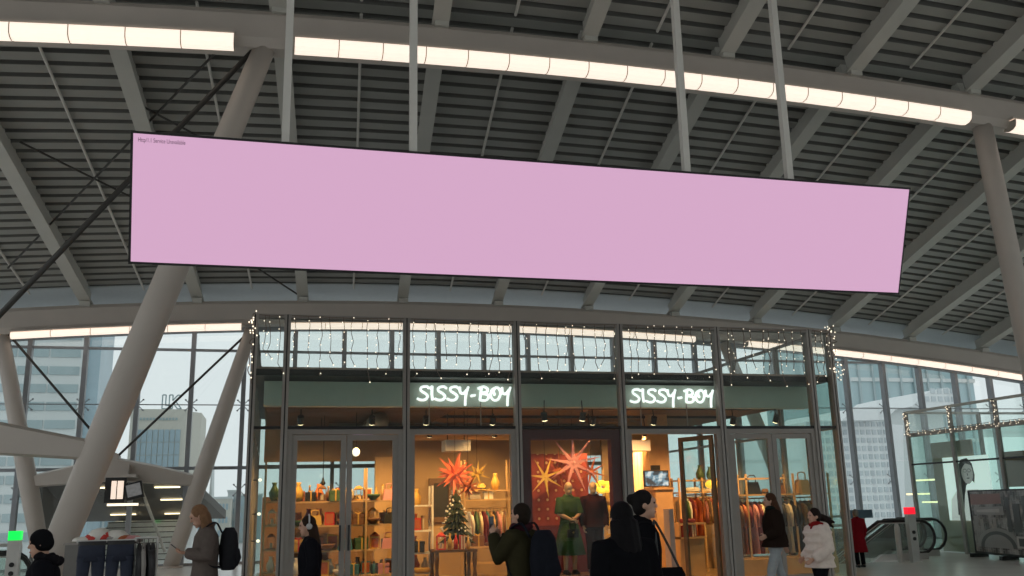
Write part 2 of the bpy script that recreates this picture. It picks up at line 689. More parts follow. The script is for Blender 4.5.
# tower with rooftop letters
a = at(131, 409, 240)
c = at(187, 409, 240)
t = thing('hotel_tower', 'beige city tower with rooftop letters seen past the leaning column', 'building', ((a.x+c.x)/2, 250, -6))
wallb = B().box(a.x, c.x, 240, 262, -6, a.z)
wallb.prism([(c.x, 240), (c.x+3.2, 244), (c.x+3.2, 262), (c.x, 262)], 'z', -6, a.z-.5)
part('wall', wallb, FARB, t)
nw = 8
for r_ in range(9):
    for j in range(nw):
        x0 = a.x+1.6+(c.x-a.x-2.6)*j/nw
        z1_ = a.z-5.0-r_*3.1
        part('window', B().box(x0, x0+(c.x-a.x-2.6)/nw*.86, 239.7, 240.05, z1_-2.95, z1_), FARBL, t)
for j in range(12):
    x0 = a.x+2.2+(c.x-a.x-4)*j/12
    part('vent', B().box(x0, x0+.5, 239.8, 240.05, a.z-2.7, a.z-2.1), FARG, t)
lz = a.z+.2
for x0, segs in ((at(162, 400, 240).x, [((0, 0), (0, 3.4)), ((0, 3.4), (.8, 3.4)), ((.8, 3.4), (.8, .8)), ((.8, .8), (2.0, .8)), ((2, .8), (2, 0)), ((2, 0), (0, 0))]),
                 (at(169, 400, 240).x, [((0, 0), (0, 3.4)), ((0, 3.4), (.8, 3.4)), ((.8, 3.4), (.8, 2)), ((.8, 2), (1.9, 3.4)), ((1.9, 3.4), (2.8, 3.3)), ((2.8, 3.3), (1.5, 1.8)), ((1.5, 1.8), (2.9, 0)), ((2.9, 0), (2, 0)), ((2, 0), (.8, 1.4)), ((.8, 1.4), (.8, 0)), ((.8, 0), (0, 0))])):
    lb = B()
    for (u0, v0), (u1, v1) in segs:
        lb.bar((x0+u0, 241, lz+v0), (x0+u1, 241, lz+v1), .3, .22, (0, 1, 0))
    part('rooftop_letter', lb, FARG, t)

# low skyline between column and shop
for n_, (x0, x1, yt, Y, m_, lab) in enumerate((
        (205, 217, 480, 260, FARW, 'pale pointed far tower left of the beige block'),
        (214, 231, 499, 230, FARB, 'sandy far apartment block above the woman with backpack'),
        (228, 236, 492, 250, FARW, 'narrow pale far block beside the window mullion'),
        (237, 262, 496, 240, FARG, 'bluish far block at the shop edge'),
        (95, 130, 500, 210, FARW, 'pale low block seen beneath the rear strut'),
        (196, 215, 505, 200, FARG, 'grey low block behind the slim column'))):
    l_, r_ = at(x0, yt, Y), at(x1, yt, Y)
    t = thing('far_block', lab, 'building', ((l_.x+r_.x)/2, Y+6, -6))
    if n_ == 0:
        part('wall', B().prism([(l_.x, -6), (r_.x, -6), (r_.x-1.2, l_.z-4), ((l_.x+r_.x)/2, l_.z+5), (l_.x+1.2, l_.z-4)], 'y', Y, Y+12), m_, t)
    else:
        part('wall', B().box(l_.x, r_.x, Y, Y+12, -6, l_.z), m_, t)
        part('parapet', B().box(l_.x-.2, r_.x+.2, Y-.2, Y+12.2, l_.z, l_.z+.5), FARW, t)
    for i in range(3):
        for j in range(4):
            w = (r_.x-l_.x)
            part('window', B().box(l_.x+w*(.12+.2*j), l_.x+w*(.25+.2*j), Y-.1, Y+.05, l_.z-2.5-3*i-(4 if n_ == 0 else 0), l_.z-1.1-3*i-(4 if n_ == 0 else 0)), FARBL, t)

# right: teal tower, slanted white blocks with a grid
a, c = at(846, 330, 95), at(966, 330, 95)
t = thing('glass_tower', 'teal glass office tower behind the right windows', 'building', ((a.x+c.x)/2, 105, -6))
part('wall', B().box(a.x, c.x, 95, 115, -6, 45), FART, t)
for i in range(12):
    part('floor_band', B().box(a.x-.1, c.x+.1, 94.8, 95.05, -3+i*3.6, -2.55+i*3.6), FARW, t)
for j in range(9):
    x0 = a.x+(c.x-a.x)*(j+.5)/9
    part('fin', B().box(x0-.12, x0+.12, 94.7, 95, -6, 45), FARG, t)
cb = at(962, 345, 97)
part('side_wing', B().box(c.x, c.x+3, 99, 114, -6, 40), FARBL, t)


def grid_block(pts, Y, dep, label, nx, nz, gm=FARG):
    P = [at(x, y, Y) for x, y in pts]      # bottom-left, bottom-right, top-right, top-left outline
    zmin = -6
    poly = [(P[0].x, zmin), (P[1].x, zmin)] + [(q.x, q.z) for q in P[2:]]
    t = thing('office_block', label, 'building', ((P[0].x+P[1].x)/2, Y+dep/2, -6))
    part('wall', B().prism(poly, 'y', Y, Y+dep), FARGRID, t)
    xs0, xs1 = P[0].x, P[1].x
    for i in range(nx):
        for j in range(nz):
            x0 = xs0+(xs1-xs0)*(i+.18)/nx
            x1 = xs0+(xs1-xs0)*(i+.82)/nx
            z0 = 0+(P[3].z-0)*(j+.2)/nz
            zt = 0+(P[3].z-0)*(j+.8)/nz
            part('window', B().box(x0, x1, Y-.06, Y+.03, z0, zt), gm, t)


FGW = mat('far_window_grid', (.52, .58, .61), .5, noise=.1, scale=.3)
grid_block(((818, 560), (903, 560), (903, 425), (818, 420)), 62, 12, 'white gridded office block behind the escalator windows', 14, 12, FGW)
P = [at(x, y, 61.5) for x, y in ((834, 422), (876, 421), (890, 409), (862, 408), (846, 410))]
solo('roof_block', B().prism([(q.x, q.z) for q in P], 'y', 60.5, 70), FARGRID, 'white slanted roof volume on the gridded office block', 'building')
P = [at(x, y, 80) for x, y in ((897, 409), (945, 414), (941, 394), (934, 390), (916, 394))]
t = thing('slanted_block', 'white slanted building with fine grid in front of teal tower', 'building', (P[0].x, 84, P[0].z))
part('wall', B().prism([(q.x, q.z) for q in P] , 'y', 78, 90), FARGRID, t)
part('support_core', B().box(P[0].x+.6, P[1].x-.3, 80, 89, -6, P[0].z+.1), FARW, t)
for i in range(7):
    for j in range(2):
        x = P[0].x+1.0+i*.78
        z = P[0].z+.55+j*.8
        if x > P[2].x-.4 or (j and i < 2):
            continue
        part('window', B().box(x, x+.5, 77.93, 78.05, z, z+.5), FGW, t)
# ================================================================== HANGING SCREEN
PINK = mat('pink_led_face', (.02, .02, .02), .5, emit=1.0, noise=0, ecol=(.58, .34, .505))
sx0, sx1 = -2.03, 10.35
top, bot = Vector((0, 12.70, 6.74)), Vector((0, 13.30, 5.07))
un = (top-bot).normalized()
nn = Vector((0, -un.z, un.y))            # towards the viewer, tilted down
scr = thing('led_screen', 'wide blank pink display screen hanging from the roof on four poles', 'screen', ((sx0+sx1)/2, 13, 5.0))


def scrq(x0, x1, v0, v1, d0, d1):
    vs = []
    for d in (d0, d1):
        for v in (v0, v1):
            for x in (x0, x1):
                p = bot+un*v+nn*d
                vs.append((x, p.y, p.z))
    return B().add(vs, [(0, 2, 3, 1), (4, 5, 7, 6), (0, 1, 5, 4), (2, 6, 7, 3), (0, 4, 6, 2), (1, 3, 7, 5)])


SH = (top-bot).length
part('casing', scrq(sx0-.035, sx1+.035, -.035, SH+.035, -.22, 0), BLACK, scr)
part('display_face', scrq(sx0, sx1, 0, SH, .0, .012), PINK, scr)
cu = bpy.data.curves.new('txt', 'FONT')
cu.body = 'Http/1.1 Service Unavailable'
cu.size = .085
cu.extrude = .001
to = bpy.data.objects.new('txt', cu)
COL.objects.link(to)
dg = bpy.context.evaluated_depsgraph_get()
dg.update()
tm = bpy.data.meshes.new_from_object(to.evaluated_get(dg))
bpy.data.objects.remove(to)
w_ = max(v.co.x for v in tm.vertices)
for v in tm.vertices:
    p = bot+un*(SH-.11+v.co.y)+nn*(.014+v.co.z)
    v.co = Vector((sx0+.06+v.co.x*(.62/w_), p.y, p.z))-Vector(scr.location)
tm.materials.clear()
tm.materials.append(mat('screen_text', (.16, .09, .14), .6, noise=0))
link('error_message', tm, scr)
for x, zt in ((0.0, 12.9), (1.86, 13), (6.3, 13), (8.16, 13)):
    part('hanger_pole', B().bar((x, 12.84, 6.66), (x, 12.84, rafz(x, 12.84)+.1), .11, .11, (0, 1, 0)), STEEL_L, scr)

# ================================================================== SHOP PAVILION
SY = 17.5
XS = [-.42, .17, 2.42, 4.62, 6.81, 9.0, 11.19, 11.71]
ZT, ZM, ZL, ZF = 5.23, 4.12, 3.11, 3.58
YB = 26.5
shop = thing('shop_pavilion', 'glass walled clothing shop pavilion with grey mullions under the screen', 'shop', (5.6, SY, 0))
FASC = mat('sage_fascia', (.62, .69, .60), .5, noise=.05)
for i, x in enumerate(XS):
    w = .05 if i in (0, 7) else .06
    m = part('mullion', B().box(x-w, x-.012, SY-.07, SY+.12, 0, ZT).box(x+.012, x+w, SY-.07, SY+.12, 0, ZT), MULL, shop)
    part('gasket', B().box(x-.014, x+.014, SY-.05, SY+.1, 0, ZT), BLACK, m)
for i in range(7):
    a, c = XS[i]+.055, XS[i+1]-.055
    part('transom', B().box(a, c, SY-.06, SY+.1, ZT-.07, ZT), MULL, shop)
    part('transom', B().box(a, c, SY-.03, SY+.1, ZL-.02, ZL+.03), BLACK, shop)
    part('parapet_pane', B().box(a, c, SY+.02, SY+.035, ZM, ZT-.07), GLASS, shop)
    part('fascia_pane', B().box(a, c, SY+.02, SY+.035, ZL+.03, ZM), GLASS_S, shop)
# roof slab with black edge, sage bulkhead and slatted ceiling behind the glass
part('roof_slab', B().box(XS[0]+.03, XS[-1]-.03, SY+.14, YB, ZM-.02, ZM+.1), BLACK, shop)
part('edge_cap', B().box(XS[0]+.06, XS[-1]-.06, SY+.13, SY+.3, ZM+.1, ZM+.14), mat('copper_edge', (.42, .33, .28), .5), shop)
part('bulkhead', B().box(XS[0]+.2, XS[-1]-.25, 18.15, 18.35, ZF, ZM-.06), FASC, shop)
cl = part('inner_ceiling', B().box(XS[0]+.2, XS[-1]-.25, 18.35, YB-.1, ZF+.12, ZF+.2), mat('ceiling_brown', (.20, .13, .075), .7), shop)
for i in range(30):
    part('ceiling_slat', B().box(XS[0]+.25, 3.6, 18.4+i*.26, 18.52+i*.26, ZF, ZF+.1), DWOOD, cl)
for x in (XS[0], XS[-1]):
    for y0, y1 in ((SY+.15, 19.7), (19.8, 21.9), (22.0, 24.1), (24.2, YB)):
        part('side_pane', B().box(x-.01, x+.01, y0, y1, .05, ZM), GLASS_G if x > 5 else GLASS, shop)
        part('side_parapet_pane', B().box(x-.01, x+.01, y0, y1, ZM+.1, ZT-.05), GLASS, shop)
        part('side_mullion', B().box(x-.05, x+.05, y1, y1+.1, 0, ZT), MULL, shop)
    part('side_rail', B().box(x-.04, x+.04, SY+.12, YB, ZT-.06, ZT), MULL, shop)
    part('side_rail', B().box(x-.04, x+.04, SY+.12, YB, ZL-.03, ZL+.03), MULL, shop)
for i in range(6):
    x0, x1 = XS[0]+(XS[-1]-XS[0])*i/6, XS[0]+(XS[-1]-XS[0])*(i+1)/6
    part('rear_pane', B().box(x0+.05, x1-.05, YB, YB+.02, .05, ZM), GLASS, shop)
    part('rear_parapet_pane', B().box(x0+.05, x1-.05, YB, YB+.02, ZM+.1, ZT-.05), GLASS, shop)
    part('rear_mullion', B().box(x0-.05, x0+.05, YB-.05, YB+.1, 0, ZT), MULL, shop)
part('rear_rail', B().box(XS[0], XS[-1], YB-.04, YB+.06, ZT-.06, ZT), MULL, shop)
part('rear_rail', B().box(XS[0], XS[-1], YB-.04, YB+.06, 2.75, 2.85), MULL, shop)
part('door_threshold', B().box(XS[0], XS[-1], SY-.05, SY+.15, 0, .03), MULL, shop)


def frame(b, x0, x1, z0, z1, w, y0, y1):
    b.box(x0, x0+w, y0, y1, z0, z1)
    b.box(x1-w, x1, y0, y1, z0, z1)
    b.box(x0+w, x1-w, y0, y1, z1-w, z1)
    b.box(x0+w, x1-w, y0, y1, z0, z0+w)
    return b


DFR = mat('door_frame_grey', (.31, .285, .26), .45, metal=.2, noise=.05)


def double_door(x0, x1):
    part('door_frame', frame(B(), x0, x1, .03, ZL-.03, .09, SY-.04, SY+.1), DFR, shop)
    xm = (x0+x1)/2+.02
    for a, c, hx in ((x0+.09, xm-.005, xm-.1), (xm+.005, x1-.09, xm+.06)):
        d = part('door', frame(B(), a, c, .04, ZL-.13, .10, SY-.01, SY+.06), DFR, shop)
        part('pane', B().box(a+.1, c-.1, SY+.02, SY+.035, .14, ZL-.23), GLASS_S, d)
        part('handle', B().tube([(hx, SY-.07, .9), (hx, SY-.07, 1.35)], .018, 8).tube([(hx, SY-.07, .95), (hx, SY, .95)], .012, 6).tube([(hx, SY-.07, 1.3), (hx, SY, 1.3)], .012, 6), BLACK, d)


double_door(XS[1]+.06, XS[2]-.06)
double_door(XS[5]+.06, XS[6]-.06)
for i in (0, 6):
    part('pane', B().box(XS[i]+.055, XS[i+1]-.055, SY+.02, SY+.035, .05, ZL-.02), GLASS_G if i else GLASS_S, shop)
for i in (2, 4):
    part('door_frame', frame(B(), XS[i]+.06, XS[i+1]-.06, .03, ZL-.03, .10, SY-.04, SY+.1), DFR, shop)
part('pane', B().box(XS[2]+.16, XS[3]-.16, SY+.02, SY+.035, .13, ZL-.14), GLASS_S, shop)
MAR = mat('maroon_board', (.14, .022, .03), .55, noise=.1)
part('display_frame', frame(B(), XS[3]+.06, XS[4]-.06, .03, ZL-.03, .2, SY+.05, SY+.25), MAR, shop, label='maroon window surround')
part('pane', B().box(XS[3]+.06, XS[4]-.06, SY+.02, SY+.035, .05, ZL-.03), GLASS_S, shop)
# door leaf of the open doorway, swung inwards
M_ = Matrix.Translation((XS[5]-.18, SY+.12, 0)) @ Matrix.Rotation(radians(112), 4, 'Z')
dl = part('door', frame(B(), 0, .95, .04, ZL-.14, .09, -.03, .03).xf(M_), mat('bronze_door', (.20, .13, .07), .45), shop, label='open glass door leaf swung inwards')
part('pane', B().box(.09, .86, -.008, .008, .13, ZL-.23).xf(M_), GLASS_S, dl)

# ------------------------------------------------------------------ neon-like letter signs
SIGN = mat('sign_white', (1, 1, 1), .5, emit=1.15, noise=0, ecol=(1, .98, .97))
LET = {
    'S': ([[(.72, .86), (.55, 1.0), (.22, .93), (.18, .70), (.45, .50), (.62, .28), (.48, .04), (.2, 0), (-.05, .10)]], .80),
    'i': ([[(-.04, .86), (.12, 1.02)], [(.12, 1.02), (.10, .5), (.14, .0)]], .34),
    'Y': ([[(0, .98), (.02, .62), (.22, .50), (.46, .78)], [(.56, 1.0), (.42, .5), (.36, .1), (.34, -.38)]], .72),
    '-': ([[(0, .32), (.3, .38)]], .55),
    'B': ([[(.16, .92), (.10, .45), (.05, .02)], [(-.08, .88), (.3, 1.02), (.58, .86), (.5, .62), (.2, .52), (.56, .44), (.64, .2), (.42, .0), (.05, .02)]], .76),
    'O': ([[(.42, .98), (.12, .8), (.02, .4), (.2, .04), (.5, .08), (.68, .5), (.58, .9), (.36, .96), (.22, .7), (.3, .4)]], .80),
}


def sign(x0, x1, z0, hgt, label):
    t = thing('shop_sign', label, 'sign', ((x0+x1)/2, 18.0, z0))
    word = 'SiSSY-BOY'
    tot = sum(LET[c][1] for c in word)
    k = (x1-x0)/tot
    x = x0
    for c in word:
        st, w = LET[c]
        b = B()
        for s_ in st:
            b.tube([(x+u*k, 18.0, z0+v*hgt) for u, v in [(q.x, q.y) for q in catmull([(p[0], p[1], 0) for p in s_], 4)]], .027, 6, cap=.6)
        part('letter', b, SIGN, t, smooth=True)
        x += w*k
    for fx in (.12, .66):
        xx = x0+(x1-x0)*fx
        part('support_rod', B().tube([(xx, 18.06, ZL-.05), (xx, 18.06, z0+.05)], .012, 6), MULL, t)
    part('backing_rail', B().box(x0, x1, 18.05, 18.07, z0+.12, z0+.14), FASC, t)


a, c = at(418, 401, 18), at(513, 403, 18)
sign(a.x, c.x, a.z+.02, .27, 'white glowing SISSY-BOY letters above the shop doorway with the star')
a, c = at(631, 403, 18), at(716, 404, 18)
sign(a.x, c.x, a.z+.02, .27, 'white glowing SISSY-BOY letters above the doorway with the wall screen')

# ------------------------------------------------------------------ icicle string lights along the parapet
WIRE = mat('light_wire', (.20, .15, .12), .6, noise=0)


def icicle(pts, label, n, zt=ZT, lo=.75, hi=1.25, bm=BULB, gap=.2):
    a, c = Vector(pts[0]), Vector(pts[1])
    t = thing('icicle_lights', label, 'string lights', ((a.x+c.x)/2, (a.y+c.y)/2, zt), group='icicle lights hung along glass parapets')
    rn = random.Random(label)
    part('top_wire', B().tube([a, a.lerp(c, .5)-Vector((0, 0, .02)), c], .010, 4), WIRE, t)
    for i in range(n):
        p = a.lerp(c, (i+.5+rn.uniform(-.25, .25))/n)
        L = rn.uniform(lo, hi)
        P = [p+Vector((rn.uniform(-.03, .03), rn.uniform(-.01, .01), -L*j/6)) for j in range(7)]
        P[-1].x += rn.uniform(-.1, .1)
        s_ = part('strand', B().tube(P, .0075, 4), WIRE, t)
        bb = B()
        for j in range(max(2, int(L/gap))):
            q = P[0].lerp(P[-2], (j+rn.random())/max(2, int(L/gap)))
            bb.ell(q+Vector((rn.uniform(-.02, .02), -.012, 0)), (.009, .009, .012), 4, 3)
        bb.ell(P[-1]+Vector((0, -.01, 0)), (.012, .012, .015), 4, 3)
        part('bulbs', bb, bm, s_, kind='stuff')


nm = ('leftmost narrow bay', 'first double door bay', 'left sign bay', 'maroon window bay', 'right sign bay', 'last double door bay', 'rightmost narrow bay')
for i in range(7):
    icicle(((XS[i]+.07, SY-.1, ZT-.03), (XS[i+1]-.07, SY-.1, ZT-.03)), 'icicle lights on parapet glass above the '+nm[i]+' of shop', 3 if i in (0, 6) else 10)


def garland(pts, label, n, sp=.05):
    t = thing('light_garland', label, 'string lights', pts[0], group='light garlands wound on posts')
    P = [Vector(p) for p in pts]
    w = catmull(P, 12)
    rn = random.Random(label)
    w = [q+Vector((rn.uniform(-sp, sp), rn.uniform(-sp, 0), 0)) for q in w]
    wo = part('wire', B().tube(w, .009, 4), WIRE, t)
    bb = B()
    for j in range(n):
        i = rn.randrange(len(w)-1)
        bb.ell(w[i].lerp(w[i+1], rn.random())+Vector((rn.uniform(-sp, sp), -.02, rn.uniform(-.04, .04))), (.013, .013, .016), 4, 3)
    part('bulbs', bb, BULB, wo, kind='stuff')


garland([(XS[0]-.03, SY-.12, ZT), (XS[0]-.05, SY-.12, 4.6), (XS[0]-.04, SY-.12, 3.9)], 'light garland wound on the left corner post of shop', 22)
garland([(XS[-1]-.1, SY-.12, ZT+.05), (XS[-1], SY-.12, 4.7), (XS[-1]+.05, SY-.12, 4.1)], 'light garland wound on the right corner post of shop', 40, .13)
# ================================================================== SHOP INTERIOR
ORD = ['first', 'second', 'third', 'fourth', 'fifth', 'sixth', 'seventh', 'eighth', 'ninth', 'tenth', 'eleventh', 'twelfth', 'thirteenth', 'fourteenth', 'fifteenth', 'sixteenth', 'seventeenth', 'eighteenth']
COLS = {'red': (.55, .035, .025), 'orange': (.70, .20, .04), 'cream': (.72, .62, .45), 'white': (.75, .72, .66), 'green': (.07, .14, .06), 'black': (.02, .02, .022),
        'pink': (.65, .28, .28), 'gold': (.62, .38, .08), 'brown': (.20, .09, .04), 'teal': (.05, .18, .20), 'grey': (.30, .28, .26), 'maroon': (.20, .025, .035),
        'tan': (.48, .29, .13), 'yellow': (.80, .50, .05), 'rust': (.42, .11, .04), 'navy': (.02, .03, .07), 'beige': (.58, .46, .32), 'coral': (.55, .11, .045)}


def cm(c):
    return mat('goods_'+c, COLS[c], .55, noise=.08, scale=12)


PROD = {}


def lathe(prof, n=12):
    return B().rings([(0, 0, z, r, r) for z, r in prof], n)


def product(kind, c):
    key = (kind, c)
    if key in PROD:
        return PROD[key]
    m = cm(c)
    b = B()
    extra = []
    if kind == 'gift_box':
        b.box(-.10, .10, -.08, .08, 0, .13).box(-.106, .106, -.086, .086, .13, .18)
        extra.append(('ribbon', B().box(-.012, .012, -.09, .09, 0, .183).tube([(-.05, 0, .21), (0, 0, .185), (.05, 0, .21)], .012, 5), cm('gold' if c != 'gold' else 'red')))
    elif kind == 'vase':
        b = lathe([(0, .045), (.05, .075), (.13, .085), (.2, .05), (.25, .03), (.29, .045)])
    elif kind == 'bottle':
        b = lathe([(0, .035), (.14, .037), (.18, .015), (.23, .013)])
        extra.append(('cap', lathe([(.23, .016), (.26, .016)], 8), cm('gold')))
    elif kind == 'bowl':
        b = lathe([(0, .04), (.015, .05), (.06, .11), (.10, .13), (.095, .12), (.05, .08)], 14)
    elif kind == 'handbag':
        b.add([(-.13, -.05, 0), (.13, -.05, 0), (.13, .05, 0), (-.13, .05, 0), (-.10, -.025, .18), (.10, -.025, .18), (.10, .025, .18), (-.10, .025, .18)],
              [(0, 3, 2, 1), (4, 5, 6, 7), (0, 1, 5, 4), (1, 2, 6, 5), (2, 3, 7, 6), (3, 0, 4, 7)])
        extra.append(('handle', B().tube(catmull([(-.07, 0, .18), (-.06, 0, .27), (.06, 0, .27), (.07, 0, .18)], 4), .009, 5), m))
    elif kind == 'folded_sweater':
        b.rings([(0, 0, 0, .15, .11), (0, 0, .02, .165, .12), (0, 0, .06, .165, .12), (0, 0, .08, .14, .10)], 12)
    elif kind == 'lantern':
        b.box(-.07, .07, -.07, .07, 0, .02).box(-.07, .07, -.07, .07, .2, .22)
        for sx in (-1, 1):
            for sy in (-1, 1):
                b.box(sx*.065-.006, sx*.065+.006, sy*.065-.006, sy*.065+.006, .02, .2)
        extra.append(('candle', lathe([(.02, .025), (.11, .025)], 8), cm('cream')))
        extra.append(('roof', lathe([(.22, .07), (.27, .02)], 8), m))
    elif kind == 'book':
        b.box(-.018, .018, -.08, .08, 0, .24)
        extra.append(('pages', B().box(-.014, .014, -.083, .078, .006, .234), cm('cream')))
    elif kind == 'hat':
        b = lathe([(0, .15), (.012, .15), (.02, .085), (.09, .08), (.12, .05)], 14)
        extra.append(('band', lathe([(.022, .087), (.045, .086)], 14), cm('black')))
    elif kind == 'picture_card':
        b.box(-.09, .09, -.01, .01, 0, .24)
        extra.append(('print', B().box(-.07, .07, -.014, -.01, .03, .21), cm('rust' if c != 'rust' else 'cream')))
    o = link(kind, b.mesh(kind, m, None, kind in ('vase', 'bottle', 'bowl', 'hat', 'folded_sweater')))
    for n_, eb, em in extra:
        part(n_, eb, em, o, local=True)
    PROD[key] = (o, [False])
    return PROD[key]


def put(kind, c, loc, label, rz=0.0, s=1.0, group=None):
    o, used = product(kind, c)
    if used[0]:
        o = dup(o)
    used[0] = True
    o.location = loc
    o.rotation_euler = (0, 0, rz)
    o.scale = (s, s, s)
    cat = {'gift_box': 'box', 'folded_sweater': 'sweater', 'picture_card': 'card'}.get(kind, kind)
    tag(o, label, cat, group)
    return o


WID = {'gift_box': .24, 'vase': .19, 'bottle': .10, 'bowl': .28, 'handbag': .29, 'folded_sweater': .35, 'lantern': .17, 'book': .05, 'hat': .32, 'picture_card': .21}


def fill(x0, x1, y, z, where, seed, kinds, cols, grp):
    rn = random.Random(seed)
    x = x0+.03
    n = 0
    while True:
        k = rn.choice(kinds)
        c = rn.choice(cols)
        w = WID[k]
        s = rn.uniform(1.0, 1.3)
        if x+w*s > x1 or n > 15:
            break
        put(k, c, (x+w*s/2, y+rn.uniform(-.03, .03), z), '%s %s, %s from left on %s' % (c, k.replace('_', ' '), ORD[n], where), rn.uniform(-.1, .1) if k != 'book' else 0, s, grp)
        x += w*s+rn.uniform(.0, .025)
        n += 1


def shelf_unit(x0, x1, y, zs, label, m=WOOD, dep=.4, posts=None, ztop=None, th=.035, w=.04):
    t = thing('shelf_unit', label, 'shelf', ((x0+x1)/2, y, 0))
    ztop = ztop or zs[-1]+.3
    for x in (posts or (x0, x1)):
        for yy in (y-dep/2, y+dep/2):
            part('post', B().box(x-w/2, x+w/2, yy-w/2, yy+w/2, 0, ztop), m, t)
    for z in zs:
        part('shelf_board', B().box(x0, x1, y-dep/2, y+dep/2, z-th, z), m, t)
    return t


Z = lambda px, py, Y: at(px, py, Y).z
X = lambda px, py, Y: at(px, py, Y).x

# partitions in warm beige
UMB = mat('umber_board', (.20, .115, .06), .75, noise=.1)
PLAST = mat('warm_plaster', (.40, .27, .15), .8, noise=.04)
part('partition_wall', B().box(X(404, 500, 23), X(522, 500, 23), 23.0, 23.1, 0, ZF+.1), PLAST, shop)
part('partition_wall', B().box(X(604, 500, 22.5), X(654, 500, 22.5), 22.5, 22.6, 0, ZF+.1), PLAST, shop)
part('partition_wall', B().box(X(672, 500, 21.6), X(735, 500, 21.6), 21.6, 21.65, 0, 1.75), PLAST, shop)
part('shop_floor', B().box(XS[0]+.1, XS[-1]-.1, SY+.16, YB-.1, .0, .02), mat('shop_floor_wood', (.42, .28, .16), .5, noise=.12, scale=3), shop)

# --- bay with first double door: open shelving across the bay
Y = 19.6
zsA = [Z(330, y, Y) for y in (575, 550, 525, 501)]
xa, xc = X(287, 520, Y), X(408, 520, Y)
shelf_unit(xa, xc, Y, zsA, 'long open wooden shelving behind the first double door', posts=(xa, X(365, 520, Y), xc), ztop=zsA[-1]+.65)
names = ['the bottom', 'the third', 'the second', 'the top']
KS = ['gift_box', 'vase', 'bottle', 'handbag', 'lantern', 'bowl', 'picture_card', 'gift_box']
for i, z in enumerate(zsA):
    fill(xa+.05, xc, Y+.12, z, 'back row of '+names[i]+' shelf behind first door', 'Ab%d' % i, ['vase', 'bottle', 'picture_card', 'lantern', 'book', 'gift_box'], ['brown', 'cream', 'gold', 'rust', 'orange', 'tan', 'white', 'maroon'], 'goods on the shelving behind the first double door')
    fill(xa+.05, xc, Y-.12, z, names[i]+' shelf behind first door', 'A%d' % i, KS, ['red', 'orange', 'cream', 'white', 'green', 'black', 'pink', 'gold', 'brown', 'teal'], 'goods on the shelving behind the first double door')
part('back_cloth', B().box(xa, X(330, 500, 20.4), 20.4, 20.43, 0, zsA[-1]+.15), UMB, shop)
part('wood_panel', B().box(X(375, 470, 21), X(408, 470, 21), 21, 21.1, 0, 2.75), WOOD, shop)
part('rear_bulkhead', B().box(XS[0]+.2, X(404, 450, 23.4), 23.4, 23.5, 2.78, ZF+.1), PLAST, shop)
part('rear_bulkhead', B().box(X(522, 450, 23.0), X(604, 450, 23.0), 23.0, 23.1, 2.85, ZF+.1), PLAST, shop)
part('rear_low_wall', B().box(XS[0]+.2, X(404, 450, 23.4), 23.4, 23.5, .02, 1.95), UMB, shop)
# --- narrow left bay
Y = 19.0
zsN = [Z(275, y, Y) for y in (572, 549, 525, 501)]
xa2, xc2 = X(264, 520, Y), X(285, 520, Y)
shelf_unit(xa2, xc2, Y, zsN, 'narrow wooden shelving at the left corner of the shop', ztop=zsN[-1]+.75)
for i, z in enumerate(zsN):
    fill(xa2+.03, xc2, Y-.05, z, names[i]+' corner shelf', 'N%d' % i, ['bottle', 'vase', 'gift_box', 'lantern'], ['green', 'orange', 'cream', 'brown', 'gold'], 'goods on the left corner shelving')
for i, (px, py) in enumerate(((260, 480), (259, 514), (258, 541))):
    q = at(px, py, 18.3)
    t = thing('wall_lamp', '%s small wall lamp from top at the left shop corner' % ORD[i], 'lamp', q, group='small lamps at left shop corner')
    part('arm', B().tube([q+Vector((-.12, .05, 0)), q], .012, 6), BLACK, t)
    part('bulb', B().ell(q, (.035, .035, .03), 8, 6), BULB, t)

# --- bay with the star: shelving, dark picture, clothes, tree, table
Y = 20.4
zsB = [Z(420, y, Y) for y in (572, 552, 530, 505)]
xb0, xb1 = X(408, 520, Y), X(431, 520, Y)
shelf_unit(xb0, xb1, Y, zsB, 'white framed shelving left inside the star doorway', WHITE, ztop=Z(420, 486, Y), posts=(xb0, xb1))
for i, z in enumerate(zsB):
    fill(xb0+.03, xb1, Y+.12, z, 'back row of '+names[i]+' white shelf by star', 'Bb%d' % i, ['gift_box', 'vase', 'book', 'bottle'], ['cream', 'orange', 'gold', 'rust', 'tan'], 'goods on the white shelving')
    fill(xb0+.03, xb1, Y-.10, z, names[i]+' white shelf by star', 'B%d' % i, ['handbag', 'gift_box', 'picture_card', 'vase', 'folded_sweater'], ['orange', 'cream', 'gold', 'red', 'tan', 'black'], 'goods on the white shelving')
Y = 22.6
a, c = at(431, 478, Y), at(456, 522, Y)
t = thing('framed_picture', 'dark framed picture on wall behind the red star', 'picture', ((a.x+c.x)/2, Y+.3, c.z))
part('frame', frame(B(), a.x, c.x, c.z, a.z, .12, Y+.3, Y+.38), DWOOD, t)
part('print', B().box(a.x+.12, c.x-.12, Y+.34, Y+.37, c.z+.12, a.z-.12), BLACK, t)
Y = 21.6
zu = [Z(490, 499, Y), Z(490, 490, Y)]
xr0, xr1 = X(463, 500, Y), X(509, 500, Y)
zr = Z(490, 508, Y)
t = shelf_unit(xr0, xr1, Y, zu[:2], 'wooden clothes rack with two shelves inside the star doorway', posts=(xr0, xr1), ztop=Z(490, 460, Y))
part('hanging_rail', B().tube([(xr0, Y, zr), (xr1, Y, zr)], .016, 6), WOOD, t)
fill(xr0+.08, xr1-.1, Y-.05, zu[0], 'the lower shelf of star doorway rack', 'R0', ['folded_sweater', 'gift_box', 'handbag'], ['pink', 'red', 'cream', 'white', 'orange'], 'goods on the star doorway rack')
